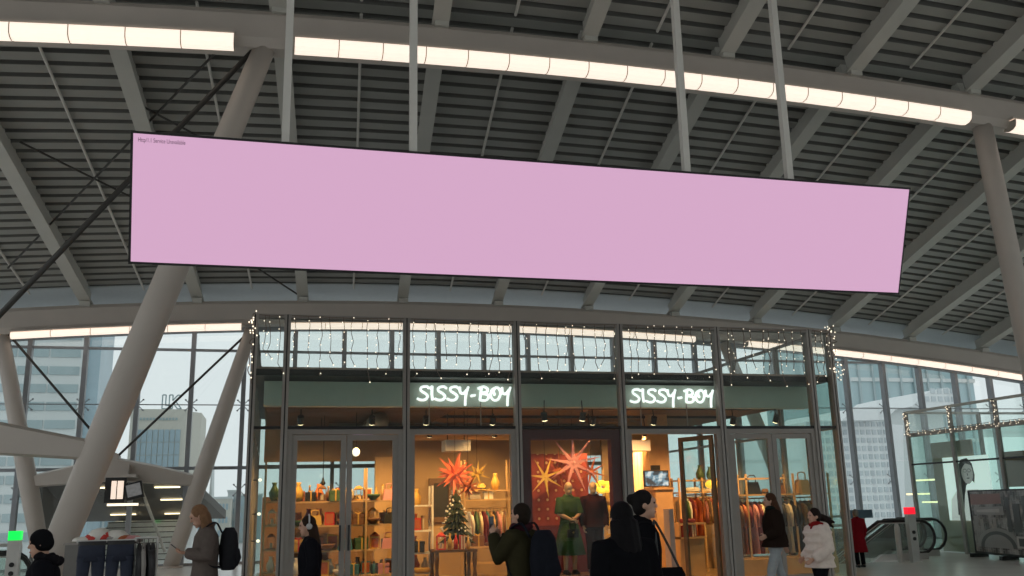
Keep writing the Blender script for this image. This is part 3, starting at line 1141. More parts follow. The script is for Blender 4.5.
fill(xr0+.2, xr1-.1, Y-.05, zu[1], 'the upper shelf of star doorway rack', 'R1', ['hat', 'vase', 'handbag'], ['orange', 'gold', 'tan'], 'goods on the star doorway rack')

GARM = {}


def garment(c, L, kind):
    key = (c, round(L, 1), kind)
    if key not in GARM:
        b = B()
        w = .2 if kind == 'blouse' else .23
        b.rings([(0, 0, -.02, .02, .05), (0, 0, -.06, .03, .12), (0, 0, -.12, .04, w), (0, 0, -.3, .035, w*.92), (0, 0, -L*.6, .04, w*.9), (0, 0, -L, .05, w*1.0)], 14, .12, 5)
        o = link(kind, b.mesh(kind, cm(c), None, True))
        for s_ in (-1, 1):
            part('sleeve', B().tube([(0, s_*w*.85, -.13), (.015, s_*w*1.05, -.3), (.02, s_*w*1.0, -.58)], [.035, .035, .028], 7), cm(c), o, True, local=True)
        part('hanger', B().tube([(0, -.17, -.09), (0, 0, -.02), (0, .17, -.09)], .008, 5).tube(catmull([(0, 0, -.02), (0, 0, .03), (0, .02, .05), (0, .03, .03)], 3), .005, 5), BLACK, o, local=True)
        GARM[key] = (o, [False])
    return GARM[key]


def hang(x0, x1, y, z, n, cols, L, where, grp, seed, kinds=('blouse', 'coat', 'dress')):
    rn = random.Random(seed)
    for i in range(n):
        k = rn.choice(kinds)
        c = cols[i % len(cols)] if seed[0] != '!' else rn.choice(cols)
        o, used = garment(c, L*(1 if k != 'blouse' else .72), k)
        if used[0]:
            o = dup(o)
        used[0] = True
        o.location = (x0+(x1-x0)*(i+.5)/n, y, z-.05)
        o.rotation_euler = (0, 0, rn.uniform(-.3, .3))
        tag(o, '%s %s hanging %s from left on %s' % (c, k, ORD[i], where), k, grp)


hang(xr0+.1, xr1-.08, Y, zr, 11, ['white', 'rust', 'green', 'cream', 'maroon', 'teal', 'tan', 'black', 'pink', 'cream', 'brown'], .85, 'the star doorway rack', 'clothes on the star doorway rack', 'h1')
# low shelf with shoes and folded goods below the hanging clothes
zl = Z(490, 545, Y)
shelf_unit(xr0, xr1, Y-.4, [zl-.35, zl], 'low wooden bench shelf below the star doorway clothes', ztop=zl)
fill(xr0+.05, xr1, Y-.45, zl, 'the low bench below star doorway clothes', 'R2', ['folded_sweater', 'bowl', 'gift_box', 'handbag'], ['cream', 'brown', 'white', 'rust'], 'goods on the low bench')
# display table
Y = 19.5
zt = Z(455, 549, Y)
xt0, xt1 = X(432, 549, Y), X(474, 549, Y)
t = thing('display_table', 'dark wooden display table in front of the christmas tree', 'table', ((xt0+xt1)/2, Y, 0))
part('table_top', B().box(xt0, xt1, Y-.35, Y+.35, zt-.05, zt), DWOOD, t)
for sx in (xt0+.05, xt1-.05):
    for sy in (Y-.3, Y+.3):
        part('leg', B().tube([(sx, sy, .02), (sx, sy, zt*.3), (sx, sy, zt*.5), (sx, sy, zt*.75), (sx, sy, zt-.05)], [.03, .05, .03, .05, .04], 8), DWOOD, t, True)
fill(xt0+.02, xt1, Y-.18, zt, 'the dark display table', 'T0', ['bowl', 'bottle', 'lantern', 'vase', 'book'], ['red', 'brown', 'orange', 'gold', 'pink'], 'goods on the display table')
# tree
Y = 19.9
q = at(456, 549, Y)
tt = thing('christmas_tree', 'dark green christmas tree with pale baubles under the red star', 'tree', (q.x, Y, zt))
zb, ztp = zt, Z(456, 490, Y)
part('trunk', B().tube([(q.x, Y, zb), (q.x, Y, ztp)], .03, 8), DWOOD, tt)
rn = random.Random(5)
for i in range(7):
    z0 = zb+.12+(ztp-zb-.2)*i/7
    R = .40*(1-i/8.5)
    b = B()
    for j in range(16):
        a = 2*pi*j/16+rn.uniform(-.15, .15)
        rr = R*rn.uniform(.75, 1.1)
        b.tube([(q.x, Y, z0+.14), (q.x+cos(a)*rr*.6, Y+sin(a)*rr*.6, z0+.06), (q.x+cos(a)*rr, Y+sin(a)*rr, z0-.03)], [(.03, .03), (.05, .02), (.01, .005)], 5)
    part('branch_tier', b, mat('fir_green', (.03, .045, .025), .8), tt)
bb = B()
for j in range(90):
    h = rn.random()
    a = rn.uniform(0, 2*pi)
    R = .42*(1-h*.85)
    bb.ell((q.x+cos(a)*R, Y+sin(a)*R, zb+.1+(ztp-zb-.1)*h), (.022, .022, .022), 6, 4)
part('baubles', bb, WHITE, tt, kind='stuff')


def star(c, R, n, col, label, emit=0.0, rot=0.0, flat=False):
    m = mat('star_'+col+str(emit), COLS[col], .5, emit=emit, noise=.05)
    t = thing('paper_star', label, 'star', c, group=None)
    rn = random.Random(label)
    dirs = []
    if flat:
        for i in range(n):
            a = rot+2*pi*i/n
            dirs.append(Vector((cos(a), -.12, sin(a))))
    else:
        for i in range(n):
            zf = 1-2*(i+.5)/n
            a = i*2.39996+rot
            dirs.append(Vector((sqrt(1-zf*zf)*cos(a), sqrt(1-zf*zf)*sin(a), zf)))
    for i, d in enumerate(dirs):
        L = R*(1 if i % 2 == 0 or flat else .78)
        part('spike', B().tube([Vector(c)+d*R*.06, Vector(c)+d*R*.25, Vector(c)+d*L], [R*.1, R*(.13 if not flat else .08), .004], 4), m, t)
    part('core', B().ell(c, (R*(.2 if not flat else .12),)*3, 8, 6), m, t)
    part('cord', B().tube([Vector(c)+Vector((0, 0, R*.2)), Vector((c[0], c[1], ZF+.12))], .005, 4), BLACK, t)


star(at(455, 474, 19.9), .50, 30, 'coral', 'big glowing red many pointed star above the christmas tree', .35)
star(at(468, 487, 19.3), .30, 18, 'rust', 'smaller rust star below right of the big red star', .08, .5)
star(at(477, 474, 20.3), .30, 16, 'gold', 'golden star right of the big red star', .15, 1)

# --- maroon display window: patterned panel, mannequin plinth, stars
Y = 19.1
a, c = at(528, 454, Y), at(601, 524, Y)
PAT = bpy.data.materials.new('patterned_panel')
PAT.use_nodes = True
nt = PAT.node_tree
bs = nt.nodes['Principled BSDF']
tc = nt.nodes.new('ShaderNodeTexCoord')
vo = nt.nodes.new('ShaderNodeTexVoronoi')
vo.inputs['Randomness'].default_value = 0
vo.inputs['Scale'].default_value = 5.2
ra = nt.nodes.new('ShaderNodeValToRGB')
ra.color_ramp.elements[0].color = (.62, .40, .22, 1)
ra.color_ramp.elements[0].position = .13
ra.color_ramp.elements[1].color = (.26, .03, .03, 1)
ra.color_ramp.elements[1].position = .17
e = ra.color_ramp.elements.new(.45)
e.color = (.34, .06, .05, 1)
nt.links.new(tc.outputs['Object'], vo.inputs['Vector'])
nt.links.new(vo.outputs['Distance'], ra.inputs[0])
nt.links.new(ra.outputs[0], bs.inputs['Base Color'])
bs.inputs['Roughness'].default_value = .6
t = thing('backdrop_board', 'red patterned backdrop panel behind the two mannequins', 'panel', ((a.x+c.x)/2, Y, 0))
part('printed_top', B().box(a.x, c.x-.25, Y, Y+.05, c.z, a.z), PAT, t)
part('plain_base', B().box(a.x, c.x-.1, Y, Y+.05, .03, c.z), MAR, t)
part('edge_post', B().box(a.x-.05, a.x, Y-.03, Y+.08, .03, a.z), WOOD, t)
solo('plinth', B().box(5.15, 6.55, 17.95, 18.85, .02, .26), mat('plinth_brown', (.30, .15, .10), .6), 'low plinth carrying the two mannequins in the maroon window', 'plinth')
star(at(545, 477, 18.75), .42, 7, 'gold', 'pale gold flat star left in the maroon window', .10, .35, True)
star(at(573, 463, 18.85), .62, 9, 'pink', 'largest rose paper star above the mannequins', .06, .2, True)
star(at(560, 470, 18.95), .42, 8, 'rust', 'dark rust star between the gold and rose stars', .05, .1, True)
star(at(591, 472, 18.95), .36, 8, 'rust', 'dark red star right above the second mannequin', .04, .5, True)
q = at(603, 487, 19.6)
t = thing('flower_lamp', 'glowing yellow flower lamp at the right of the mannequin window', 'lamp', q)
YG = mat('yellow_glow', (.9, .6, .05), .5, emit=1.1, noise=0, ecol=(1, .55, .05))
for i in range(7):
    a_ = 2*pi*i/7
    part('petal', B().ell(q+Vector((cos(a_)*.14, 0, sin(a_)*.09)), (.1, .05, .06), 8, 6), YG, t, True)
part('stem', B().tube([q, (q.x, q.y, .02)], .02, 6), WOOD, t)
part('base', B().tube([(q.x, q.y, .02), (q.x, q.y, .06)], .16, 12), WOOD, t)
Y = 20.3
xs_ = (X(601, 500, Y), X(613, 500, Y))
zz_ = [Z(605, y, Y) for y in (560, 535, 512, 500)]
shelf_unit(xs_[0], xs_[1]+.1, Y, zz_, 'narrow shelf with yellow goods beside the mannequins', ztop=Z(605, 470, Y))
for i, z in enumerate(zz_):
    fill(xs_[0]+.02, xs_[1]+.12, Y-.05, z, names[i]+' narrow mannequin window shelf', 'Y%d' % i, ['vase', 'bottle', 'lantern'], ['yellow', 'gold', 'cream', 'green'], 'goods on the narrow shelf')

# --- bay with open door: curtain, wood pillar with wall screen, rack, counter
Y = 21.2
x0, x1 = X(628, 480, Y), X(651, 480, Y)
b = B()
N = 40
vs, fs = [], []
for i in range(N+1):
    x = x0+(x1-x0)*i/N
    for z in (.05, 2.92):
        vs.append((x, Y+.05*sin(i*1.25), z))
        vs.append((x, Y+.05*sin(i*1.25)+.02, z))
for i in range(N):
    k = i*4
    fs += [(k, k+4, k+6, k+2), (k+1, k+3, k+7, k+5), (k+2, k+6, k+7, k+3), (k, k+1, k+5, k+4)]
b.add(vs, fs)
t = thing('curtain', 'cream fitting room curtain left inside the open doorway', 'curtain', ((x0+x1)/2, Y, .05))
part('cloth', b, cm('cream'), t, True)
part('curtain_rail', B().tube([(x0-.05, Y, 2.95), (x1+.05, Y, 2.95)], .02, 8), BLACK, t)
Y = 20.6
a, c = at(651, 487, Y), at(671, 487, Y)
solo('pillar', B().box(a.x, c.x, Y, Y+.4, .02, ZF+.1), WOOD, 'square wood clad pillar behind the wall screen in open doorway', 'pillar')
Y = 20.3
a, c = at(645, 471.5, Y), at(668.5, 485.5, Y)
t = thing('wall_screen', 'small lit television mounted on the wooden pillar', 'screen', ((a.x+c.x)/2, Y, c.z))
part('casing', B().box(a.x-.02, c.x+.02, Y, Y+.06, c.z-.02, a.z+.02), BLACK, t)
part('bracket', B().box((a.x+c.x)/2-.08, (a.x+c.x)/2+.08, Y+.06, Y+.3, c.z+.1, a.z-.1), BLACK, t)
part('camera_box', B().box((a.x+c.x)/2-.1, (a.x+c.x)/2+.1, Y, Y+.1, a.z+.03, a.z+.14), BLACK, t)
TVM = bpy.data.materials.new('tv_picture')
TVM.use_nodes = True
nt = TVM.node_tree
bs = nt.nodes['Principled BSDF']
tc = nt.nodes.new('ShaderNodeTexCoord')
nz = nt.nodes.new('ShaderNodeTexNoise')
nz.inputs['Scale'].default_value = 5
ra = nt.nodes.new('ShaderNodeValToRGB')
ra.color_ramp.elements[0].color = (.02, .04, .05, 1)
ra.color_ramp.elements[0].position = .42
ra.color_ramp.elements[1].color = (.55, .62, .60, 1)
ra.color_ramp.elements[1].position = .58
e = ra.color_ramp.elements.new(.5)
e.color = (.12, .26, .34, 1)
nt.links.new(tc.outputs['Object'], nz.inputs['Vector'])
nt.links.new(nz.outputs['Fac'], ra.inputs[0])
nt.links.new(ra.outputs[0], bs.inputs['Emission Color'])
bs.inputs['Emission Strength'].default_value = 1.0
bs.inputs['Base Color'].default_value = (.02, .02, .02, 1)
part('picture', B().box(a.x, c.x, Y-.006, Y, c.z, a.z), TVM, t)
Y = 19.9
a, c = at(652, 488, Y), at(669, 488, Y)
t = thing('service_counter', 'tall pale wood counter block below the wall screen', 'counter', ((a.x+c.x)/2, Y, 0))
part('body', B().box(a.x, c.x, Y-.2, Y+.3, .02, a.z-.04), WOOD, t)
part('top', B().box(a.x-.06, c.x+.02, Y-.24, Y+.34, a.z-.04, a.z), WOOD, t)
q = at(671.5, 566, 18.9)
solo('security_gate', B().prism([(q.x-.06, .02), (q.x+.06, .02), (q.x+.05, Z(671, 509, 18.9)), (q.x-.05, Z(671, 509, 18.9))], 'y', 18.75, 19.05), mat('brushed_pale', (.5, .45, .42), .4, metal=.3), 'slim grey security gate post in the open doorway', 'gate')
Y = 20.9
x0, x1 = X(676, 495, Y), X(722, 495, Y)
zs = [Z(690, 492, Y), Z(690, 480, Y)]
zr = Z(690, 495, Y)
t = shelf_unit(x0, x1, Y, zs, 'wooden clothes rack with shelves behind the open door', posts=(x0, (x0+x1)/2, x1), ztop=zs[1]+.05)
part('hanging_rail', B().tube([(x0, Y, zr), (x1, Y, zr)], .016, 6), WOOD, t)
fill(x0+.12, x1-.05, Y-.05, zs[0], 'the lower shelf behind the open door', 'D0', ['handbag', 'folded_sweater', 'gift_box'], ['rust', 'cream', 'orange', 'red', 'white'], 'goods on the open door rack')
fill(x0+.5, x1-.05, Y-.05, zs[1], 'the upper shelf behind the open door', 'D1', ['bottle', 'vase', 'hat'], ['white', 'gold', 'green'], 'goods on the open door rack')
hang(x0+.06, x1-.05, Y, zr, 13, ['grey', 'green', 'white', 'maroon', 'orange', 'rust', 'cream', 'pink', 'tan', 'rust', 'cream', 'orange', 'brown'], .9, 'the rack behind the open door', 'clothes on the open door rack', 'h2')
Y = 19.4
a, c = at(674, 523, Y), at(700, 523, Y)
t = thing('display_counter', 'pale wood counter with goods behind the open doorway', 'counter', ((a.x+c.x)/2, Y, 0))
part('body', B().box(a.x+.03, c.x-.03, Y-.2, Y+.2, .02, a.z-.3), WOOD, t)
part('top', B().box(a.x, c.x, Y-.25, Y+.25, a.z-.04, a.z), WOOD, t)
part('shelf', B().box(a.x, c.x, Y-.25, Y+.2, a.z-.34, a.z-.30), WOOD, t)
part('side_panel', B().box(a.x, a.x+.03, Y-.25, Y+.25, .02, a.z-.04), WOOD, t)
fill(a.x+.05, c.x, Y-.1, a.z, 'the counter top in open doorway', 'C0', ['bowl', 'folded_sweater', 'gift_box'], ['maroon', 'black', 'gold', 'red'], 'goods on the doorway counter')
fill(a.x+.05, c.x, Y-.12, a.z-.30, 'the counter shelf in open doorway', 'C1', ['picture_card', 'book'], ['red', 'cream', 'rust', 'pink'], 'goods on the doorway counter')
q = at(712, 487, 20.2)
t = thing('globe_lamp', 'glowing yellow lamp on the right shelf beside open door', 'lamp', q)
part('shade', B().ell(q+Vector((0, 0, .06)), (.16, .16, .10), 12, 8), YG, t, True)
part('foot', B().tube([q-Vector((0, 0, .16)), q], .03, 8), WOOD, t)

# --- bay with last double door: long clothes racks
Y = 19.3
x0, x1 = X(731, 500, Y), X(825, 500, Y)
xm = X(790, 500, Y)
zs = [Z(770, 494, Y)]
zr = Z(770, 498, Y)
zpl = Z(770, 556, Y)
t = shelf_unit(x0, x1, Y, [zpl, zs[0]], 'long wooden clothes rack behind the last double door', posts=(x0, X(743, 500, Y), xm, x1), ztop=Z(770, 474, Y))
part('hanging_rail', B().tube([(x0, Y, zr), (x1, Y, zr)], .016, 6), WOOD, t)
part('top_rail', B().box(x0, xm-.2, Y-.22, Y-.18, Z(760, 478, Y)-.04, Z(760, 478, Y)), WOOD, t)
part('plinth', B().box(x0, x1, Y-.3, Y+.25, .02, zpl-.04), WOOD, t)
hang(x0+.06, x1-.35, Y, zr, 17, ['brown', 'rust', 'maroon', 'pink', 'maroon', 'cream', 'yellow', 'black', 'navy', 'black', 'grey', 'cream', 'black', 'black', 'brown', 'black', 'maroon'], 1.15, 'the long rack behind last door', 'clothes on the long rack', 'h3', ('coat', 'dress'))
put('handbag', 'black', (X(751, 493, Y), Y-.08, zs[0]), 'large black bag on the shelf behind last double door', .2, 1.5)
put('handbag', 'brown', (X(776, 493, Y), Y-.08, zs[0]), 'dark brown bag on the shelf behind the last door mullion', -.2, 1.3)
put('handbag', 'tan', (X(801, 493, Y), Y-.08, zs[0]), 'big tan bag lit warm at right end of long rack', .3, 1.7)
put('hat', 'brown', (X(764, 493, Y), Y-.05, zs[0]), 'brown hat between the bags on the long rack')

# --- ceiling services and lamps
DUCT = mat('duct_metal', (.42, .33, .24), .4, metal=.6, noise=.05)
for i, (pts, lab) in enumerate((
        ([(1.2, 21.5, 3.35), (4.6, 21.5, 3.35), (8.2, 21.7, 3.35)], 'round ventilation duct along the shop ceiling'),
        ([(2.1, 19.2, 3.38), (2.1, 22.0, 3.38)], 'short round duct above the first double door'))):
    t = thing('ventilation_duct', lab, 'duct', pts[0])
    part('pipe', B().tube(pts, .2, 16), DUCT, t, True)
    for k in range(4):
        v = Vector(pts[0]).lerp(Vector(pts[-1]), (k+.5)/4)
        d = (Vector(pts[-1])-Vector(pts[0])).normalized()
        part('joint_ring', B().tube([v-d*.03, v+d*.03], .215, 16), DUCT, t)
q = at(456, 446, 20.2)
t = thing('ceiling_unit', 'square white ceiling unit above the red star', 'air unit', q)
part('body', B().box(q.x-.28, q.x+.28, q.y-.25, q.y+.25, q.z-.12, q.z+.12), WHITE, t)
for d_ in (-.19, .19):
    part('rod', B().box(q.x+d_-.01, q.x+d_+.01, q.y, q.y+.02, q.z+.12, ZF+.12), BLACK, t)
q = at(635, 446, 20.2)
t = thing('ceiling_unit', 'square white ceiling unit above the fitting room curtain', 'air unit', q)
part('body', B().box(q.x-.28, q.x+.28, q.y-.25, q.y+.25, q.z-.12, q.z+.12), WHITE, t)
part('rod', B().box(q.x-.2, q.x-.18, q.y, q.y+.02, q.z+.12, ZF+.12), BLACK, t)
LENS = mat('spot_lens', (1, .9, .7), .4, emit=5, noise=0, ecol=(1, .75, .42))


def spot(x, y, z, aim, E, label):
    p = Vector((x, y, z))
    d = (Vector(aim)-p).normalized()
    t = thing('track_spotlight', label, 'spotlight', p, group='track spotlights of the shop')
    part('can', B().tube([p-d*.16, p], .065, 12), BLACK, t)
    part('lens', B().tube([p, p+d*.012], .055, 12), LENS, t)
    part('stem', B().tube([p-d*.1, (x, y, ZF+.12)], .012, 6), BLACK, t)
    ld = bpy.data.lights.new('spot_beam', 'SPOT')
    ld.energy = E
    ld.color = (1, .50, .17)
    ld.spot_size = radians(100)
    ld.spot_blend = .7
    ld.shadow_soft_size = .08
    lo = bpy.data.objects.new('spot_beam', ld)
    COL.objects.link(lo)
    lo.parent = t
    lo.location = d*.03
    lo.rotation_euler = d.to_track_quat('-Z', 'Y').to_euler()


SPE = 235
wh = ['first', 'second', 'third', 'fourth', 'fifth', 'sixth', 'seventh']
for i, x in enumerate((.5, 1.9, 3.0, 4.4, 6.6, 8.0, 9.9)):
    spot(x, 18.75, 3.3, (x+.1, 20.3, 1.0), SPE, wh[i]+' ceiling spotlight from left just inside the shop glass')
for i, x in enumerate((1.0, 3.4, 4.9, 7.2, 8.6, 10.6)):
    spot(x, 20.75, 3.2, (x-.1, 22.8, .9), SPE, wh[i]+' ceiling spotlight from left deep inside the shop')
spot(5.3, 17.95, 3.3, (5.75, 18.6, 1.2), 110, 'spotlight over the green dress mannequin')
spot(6.1, 17.95, 3.3, (6.0, 18.7, 1.3), 90, 'spotlight over the maroon mannequin')
spot(10.7, 18.3, 3.3, (10.6, 19.6, 1.2), 170, 'spotlight over the right end of the long rack')
part('light_track', B().box(.1, 11.0, 18.72, 18.78, ZF+.02, ZF+.08), BLACK, cl)
part('light_track', B().box(.1, 11.0, 20.72, 20.78, ZF+.02, ZF+.08), BLACK, cl)
for i, (px, py, YY) in enumerate(((323, 482, 20.0), (356, 452, 19.4))):
    q = at(px, py, YY)
    t = thing('pendant_lamp', ('slim dark pendant lamp behind the first door', 'round glowing pendant bulb behind the first door')[i], 'lamp', q)
    part('cord', B().tube([q, (q.x, q.y, ZF+.12)], .008, 5), BLACK, t)
    part('shade', lathe([(-.08, .01), (-.03, .06), (.02, .03), (.1, .012)], 10).xf(Matrix.Translation(q)) if i == 0 else B().ell(q, (.08, .08, .09), 10, 8), BLACK if i == 0 else BULB, t, True)
q0, q1 = at(353, 429.5, 17.75), at(373, 436, 17.75)
solo('neon_strip', B().box(q0.x, q1.x, 17.75, 17.77, q1.z, q0.z), mat('lilac_led', (.5, .3, .5), .5, emit=.7, noise=.5, scale=30, ecol=(.75, .5, .8)), 'small lilac lit strip at the top of the first door', 'light')
# ================================================================== RIGHT SIDE


def atX(px, py, x):
    d = ray(px, py)
    return CP + d*(x/d.x)


def atZ(px, py, z):
    d = ray(px, py)
    return CP + d*((z-EYE)/d.z)


PX = 19.2
t = thing('glass_pavilion', 'green glass pavilion with lit parapet right of the escalators', 'shop', (PX, 19, 0))
PY0, PY1 = 12.5, 25.0
ys = [PY1, 23.05, 21.25, 19.45, 17.6, 15.8, 14.0, PY0]
zp, zw = 4.2, 3.42
for i, y in enumerate(ys):
    part('mullion', B().box(PX-.05, PX+.05, y-.05, y+.05, 0, zp), MULL, t)
    if i < 7:
        y2 = ys[i+1]
        part('wall_pane', B().box(PX-.01, PX+.01, y2+.05, y-.05, .05, 1.9), GLASS_G, t)
        part('wall_pane', B().box(PX-.01, PX+.01, y2+.05, y-.05, 2.6, zw), GLASS_G, t)
        part('wall_pane', B().box(PX-.01, PX+.01, y2+.05, y-.05, 1.9, 2.57), GLASS_G, t)
        part('parapet_pane', B().box(PX-.01, PX+.01, y2+.05, y-.05, zw+.12, zp-.05), GLASS, t)
        part('transom', B().box(PX-.03, PX+.03, y2+.05, y-.05, 2.56, 2.61), BLACK, t)
part('roof_edge', B().box(PX-.06, PX+.1, PY0, PY1, zw, zw+.12), MULL, t)
part('top_rail', B().box(PX-.05, PX+.05, PY0, PY1, zp-.05, zp+.02), STEEL_L, t)
part('roof_slab', B().box(PX+.1, 30, PY0, PY1, zw, zw+.1), GLASS_G, t)
for i in range(4):
    part('rear_pane', B().box(PX+.05+i*2.7, PX+2.7+i*2.7, PY1-.01, PY1+.01, .05, zw), GLASS_G, t)
    part('rear_parapet_pane', B().box(PX+.05+i*2.7, PX+2.7+i*2.7, PY1-.01, PY1+.01, zw+.12, zp-.05), GLASS, t)
    part('mullion', B().box(PX+2.65+i*2.7, PX+2.75+i*2.7, PY1-.05, PY1+.05, 0, zp), MULL, t)
part('rear_rail', B().box(PX, 30, PY1-.04, PY1+.04, zp-.05, zp+.02), STEEL_L, t)
part('beige_lining', B().box(PX+.3, PX+.36, 22.7, 24.4, .02, 3.2), mat('lining_beige', (.42, .36, .27), .7), t)
part('inner_wall', B().box(PX+2.5, PX+2.6, 13, 22.0, .02, 2.4), mat('inner_green_grey', (.50, .58, .53), .7), t)
for i, (px, py) in enumerate(((926, 480), (918, 494), (934, 502))):
    q = atX(px, py, PX+.9)
    part('lamp_tube', B().box(q.x-.05, q.x+.05, q.y-.5, q.y+.5, q.z-.025, q.z+.025), mat('tube_warm', (1, .9, .6), .5, emit=1.4, noise=0, ecol=(1, .82, .45)), t)
for i in range(len(ys)-3):
    icicle(((PX-.09, ys[i]-.1, zw+.16), (PX-.09, ys[i+1]+.1, zw+.16)), ('string lights along roof edge of green pavilion, %s span from the far corner' % ORD[i]), 9, zw, .08, .16, BULB, .06)
garland([(PX-.1, PY1-.05, zp-.02), (PX-.1, PY1-.1, 3.8), (PX-.1, PY1, 3.45)], 'light garland on the far corner post of green pavilion', 26, .07)
garland([(PX-.1, ys[1], zp-.02), (PX-.1, ys[1]-.05, 3.8), (PX-.1, ys[1], 3.45)], 'light garland on the second post of green pavilion', 22, .05)
garland([(PX-.1, ys[2], zp-.02), (PX-.1, ys[2]-.05, 3.8), (PX-.1, ys[2], 3.45)], 'light garland on the third post of green pavilion', 16, .05)

# poster of a long-haired woman behind the pavilion glass
a, c = atX(942, 458, PX+.25), atX(996, 521, PX+.25)
t = thing('fashion_poster', 'black and white poster of a long haired woman with glasses', 'poster', (a.x, (a.y+c.y)/2, c.z))
ph, pw = a.z-c.z, a.y-c.y
PAP = mat('poster_paper', (.80, .84, .82), .5, emit=.62, noise=.02, ecol=(.8, .9, .86))
part('sheet', B().box(a.x, a.x+.03, c.y, a.y, c.z, a.z), PAP, t)


def pp(pts, d):
    return B().prism([(a.y-u*pw, c.z+v*ph) for u, v in pts], 'x', a.x-d, a.x-d+.004)


def blob(cx, cy, rx, ry, n=18, w=0):
    return [(cx+rx*cos(2*pi*i/n)*(1+w*sin(5*i)), cy+ry*sin(2*pi*i/n)) for i in range(n)]


DK, MD, LT = mat('print_dark', (.05, .05, .05), .6), mat('print_mid', (.42, .40, .38), .6, emit=.25), mat('print_light', (.66, .65, .63), .6, emit=.5)
part('printed_coat', pp([(.05, 0), (.10, .33), (.26, .48), (.72, .48), (.88, .33), (.95, 0)], .006), LT, t)
part('printed_hair', pp([(.22, .08), (.24, .4), (.30, .62), (.33, .82), (.42, .95), (.56, .97), (.66, .88), (.69, .7), (.66, .58), (.62, .62), (.48, .55), (.42, .4), (.36, .12)], .011), DK, t)
part('printed_face', pp(blob(.535, .74, .125, .175), .016), MD, t)
part('printed_fringe', pp([(.42, .80), (.44, .93), (.58, .95), (.65, .84), (.62, .86), (.52, .89), (.46, .84)], .020), DK, t)
for cx in (.495, .585):
    part('printed_glasses', pp(blob(cx, .775, .038, .03, 10), .020), DK, t)
    part('printed_lens', pp(blob(cx, .775, .028, .021, 10), .024), MD, t)
part('printed_mouth', pp(blob(.545, .655, .035, .010, 8), .020), DK, t)
part('printed_nose', pp([(.535, .75), (.555, .70), (.53, .695)], .020), DK, t)
q0, q1 = atX(1003, 452, PX+.3), atX(1040, 486, PX+.3)
solo('brown_board', B().box(q0.x, q0.x+.04, q1.y, q0.y, q1.z, q0.z), mat('board_brown', (.34, .22, .14), .6), 'brown board behind the green pavilion glass at right edge', 'board')

# printed glass panel with a grey picture
pa, pb = Vector((18.62, 22.0, 0)), Vector((17.9, 18.9, 0))
PG = bpy.data.materials.new('grey_print')
PG.use_nodes = True
nt = PG.node_tree
bs = nt.nodes['Principled BSDF']
tc = nt.nodes.new('ShaderNodeTexCoord')
wv = nt.nodes.new('ShaderNodeTexWave')
wv.inputs['Scale'].default_value = 1.6
wv.inputs['Distortion'].default_value = 9
wv.inputs['Detail'].default_value = 4
br = nt.nodes.new('ShaderNodeTexBrick')
br.inputs['Scale'].default_value = 2.2
br.inputs['Color1'].default_value = (.16, .145, .14, 1)
br.inputs['Color2'].default_value = (.34, .31, .30, 1)
br.inputs['Mortar'].default_value = (.55, .52, .50, 1)
ra = nt.nodes.new('ShaderNodeValToRGB')
ra.color_ramp.elements[0].color = (.07, .065, .065, 1)
ra.color_ramp.elements[1].color = (.70, .64, .62, 1)
mx = nt.nodes.new('ShaderNodeMix')
mx.data_type = 'RGBA'
mx.inputs['Factor'].default_value = .45
mp = nt.nodes.new('ShaderNodeMapping')
mp.inputs['Rotation'].default_value = (0, radians(90), 0)
nt.links.new(tc.outputs['Object'], wv.inputs['Vector'])
nt.links.new(tc.outputs['Object'], mp.inputs['Vector'])
nt.links.new(mp.outputs['Vector'], br.inputs['Vector'])
nt.links.new(wv.outputs['Fac'], ra.inputs[0])
nt.links.new(ra.outputs[0], mx.inputs['A'])
nt.links.new(br.outputs['Color'], mx.inputs['B'])
nt.links.new(mx.outputs['Result'], bs.inputs['Base Color'])
bs.inputs['Roughness'].default_value = .15
bs.inputs['Alpha'].default_value = .9
t = thing('printed_panel', 'standing glass panel printed with a grey street picture', 'panel', ((pa+pb)/2))
zt0 = 1.74
dv = (pb-pa).normalized()
up_ = Vector((0, 0, 1))
part('print', B().bar(pa+up_*.92, pb+up_*.92, .02, 1.6), PG, t)
part('dark_frame', B().bar(pa+up_*.06, pa+up_*zt0, .05, .05, dv).bar(pb+up_*.06, pb+up_*zt0, .05, .05, dv).bar(pa+up_*zt0, pb+up_*zt0, .05, .04).bar(pa+up_*.12, pb+up_*.12, .05, .06), BLACK, t)
sd_ = Vector((dv.y, -dv.x, 0))
if sd_.x > 0:
    sd_ = -sd_
PL = (pb-pa).length


def pshape(pts, m, d=.013, nm_='printed_shape'):
    f = [pa+dv*(u*PL)+up_*(.12+v*1.6)+sd_*d for u, v in pts]
    k = [p+sd_*.002 for p in f]
    n = len(pts)
    part(nm_, B().add(f+k, [tuple(range(n)), tuple(range(2*n-1, n-1, -1))]+[(i, n+i, n+(i+1) % n, (i+1) % n) for i in range(n)]), m, t)


PR1, PR2, PR3, PR4 = [mat('panel_'+n, c, .3) for n, c in (('red', (.33, .16, .14)), ('pale', (.58, .54, .52)), ('dark', (.10, .095, .095)), ('grey', (.36, .33, .32)))]
pshape([(.02, .78), (.50, .80), (.50, .96), (.02, .96)], PR1)
pshape([(.06, .62), (.52, .62), (.52, .76), (.06, .74)], PR4)
pshape([(.10, .66), (.46, .66), (.46, .72), (.10, .70)], PR2, .016)
for u, w, h in ((.56, .06, .9), (.66, .10, .8), (.80, .07, .92), (.90, .08, .7), (.04, .06, .6), (.14, .05, .55), (.34, .05, .58)):
    pshape([(u, .36), (u+w, .36), (u+w, h), (u, h)], PR3 if h > .75 else PR4, .017)
for r_, m_ in ((.30, PR4), (.25, PR3), (.20, PR4)):
    pshape([(.38+r_*1.1*cos(pi*i/14), .10+r_*1.05*sin(pi*i/14)) for i in range(15)], m_, .016+(.3-r_)*.06)
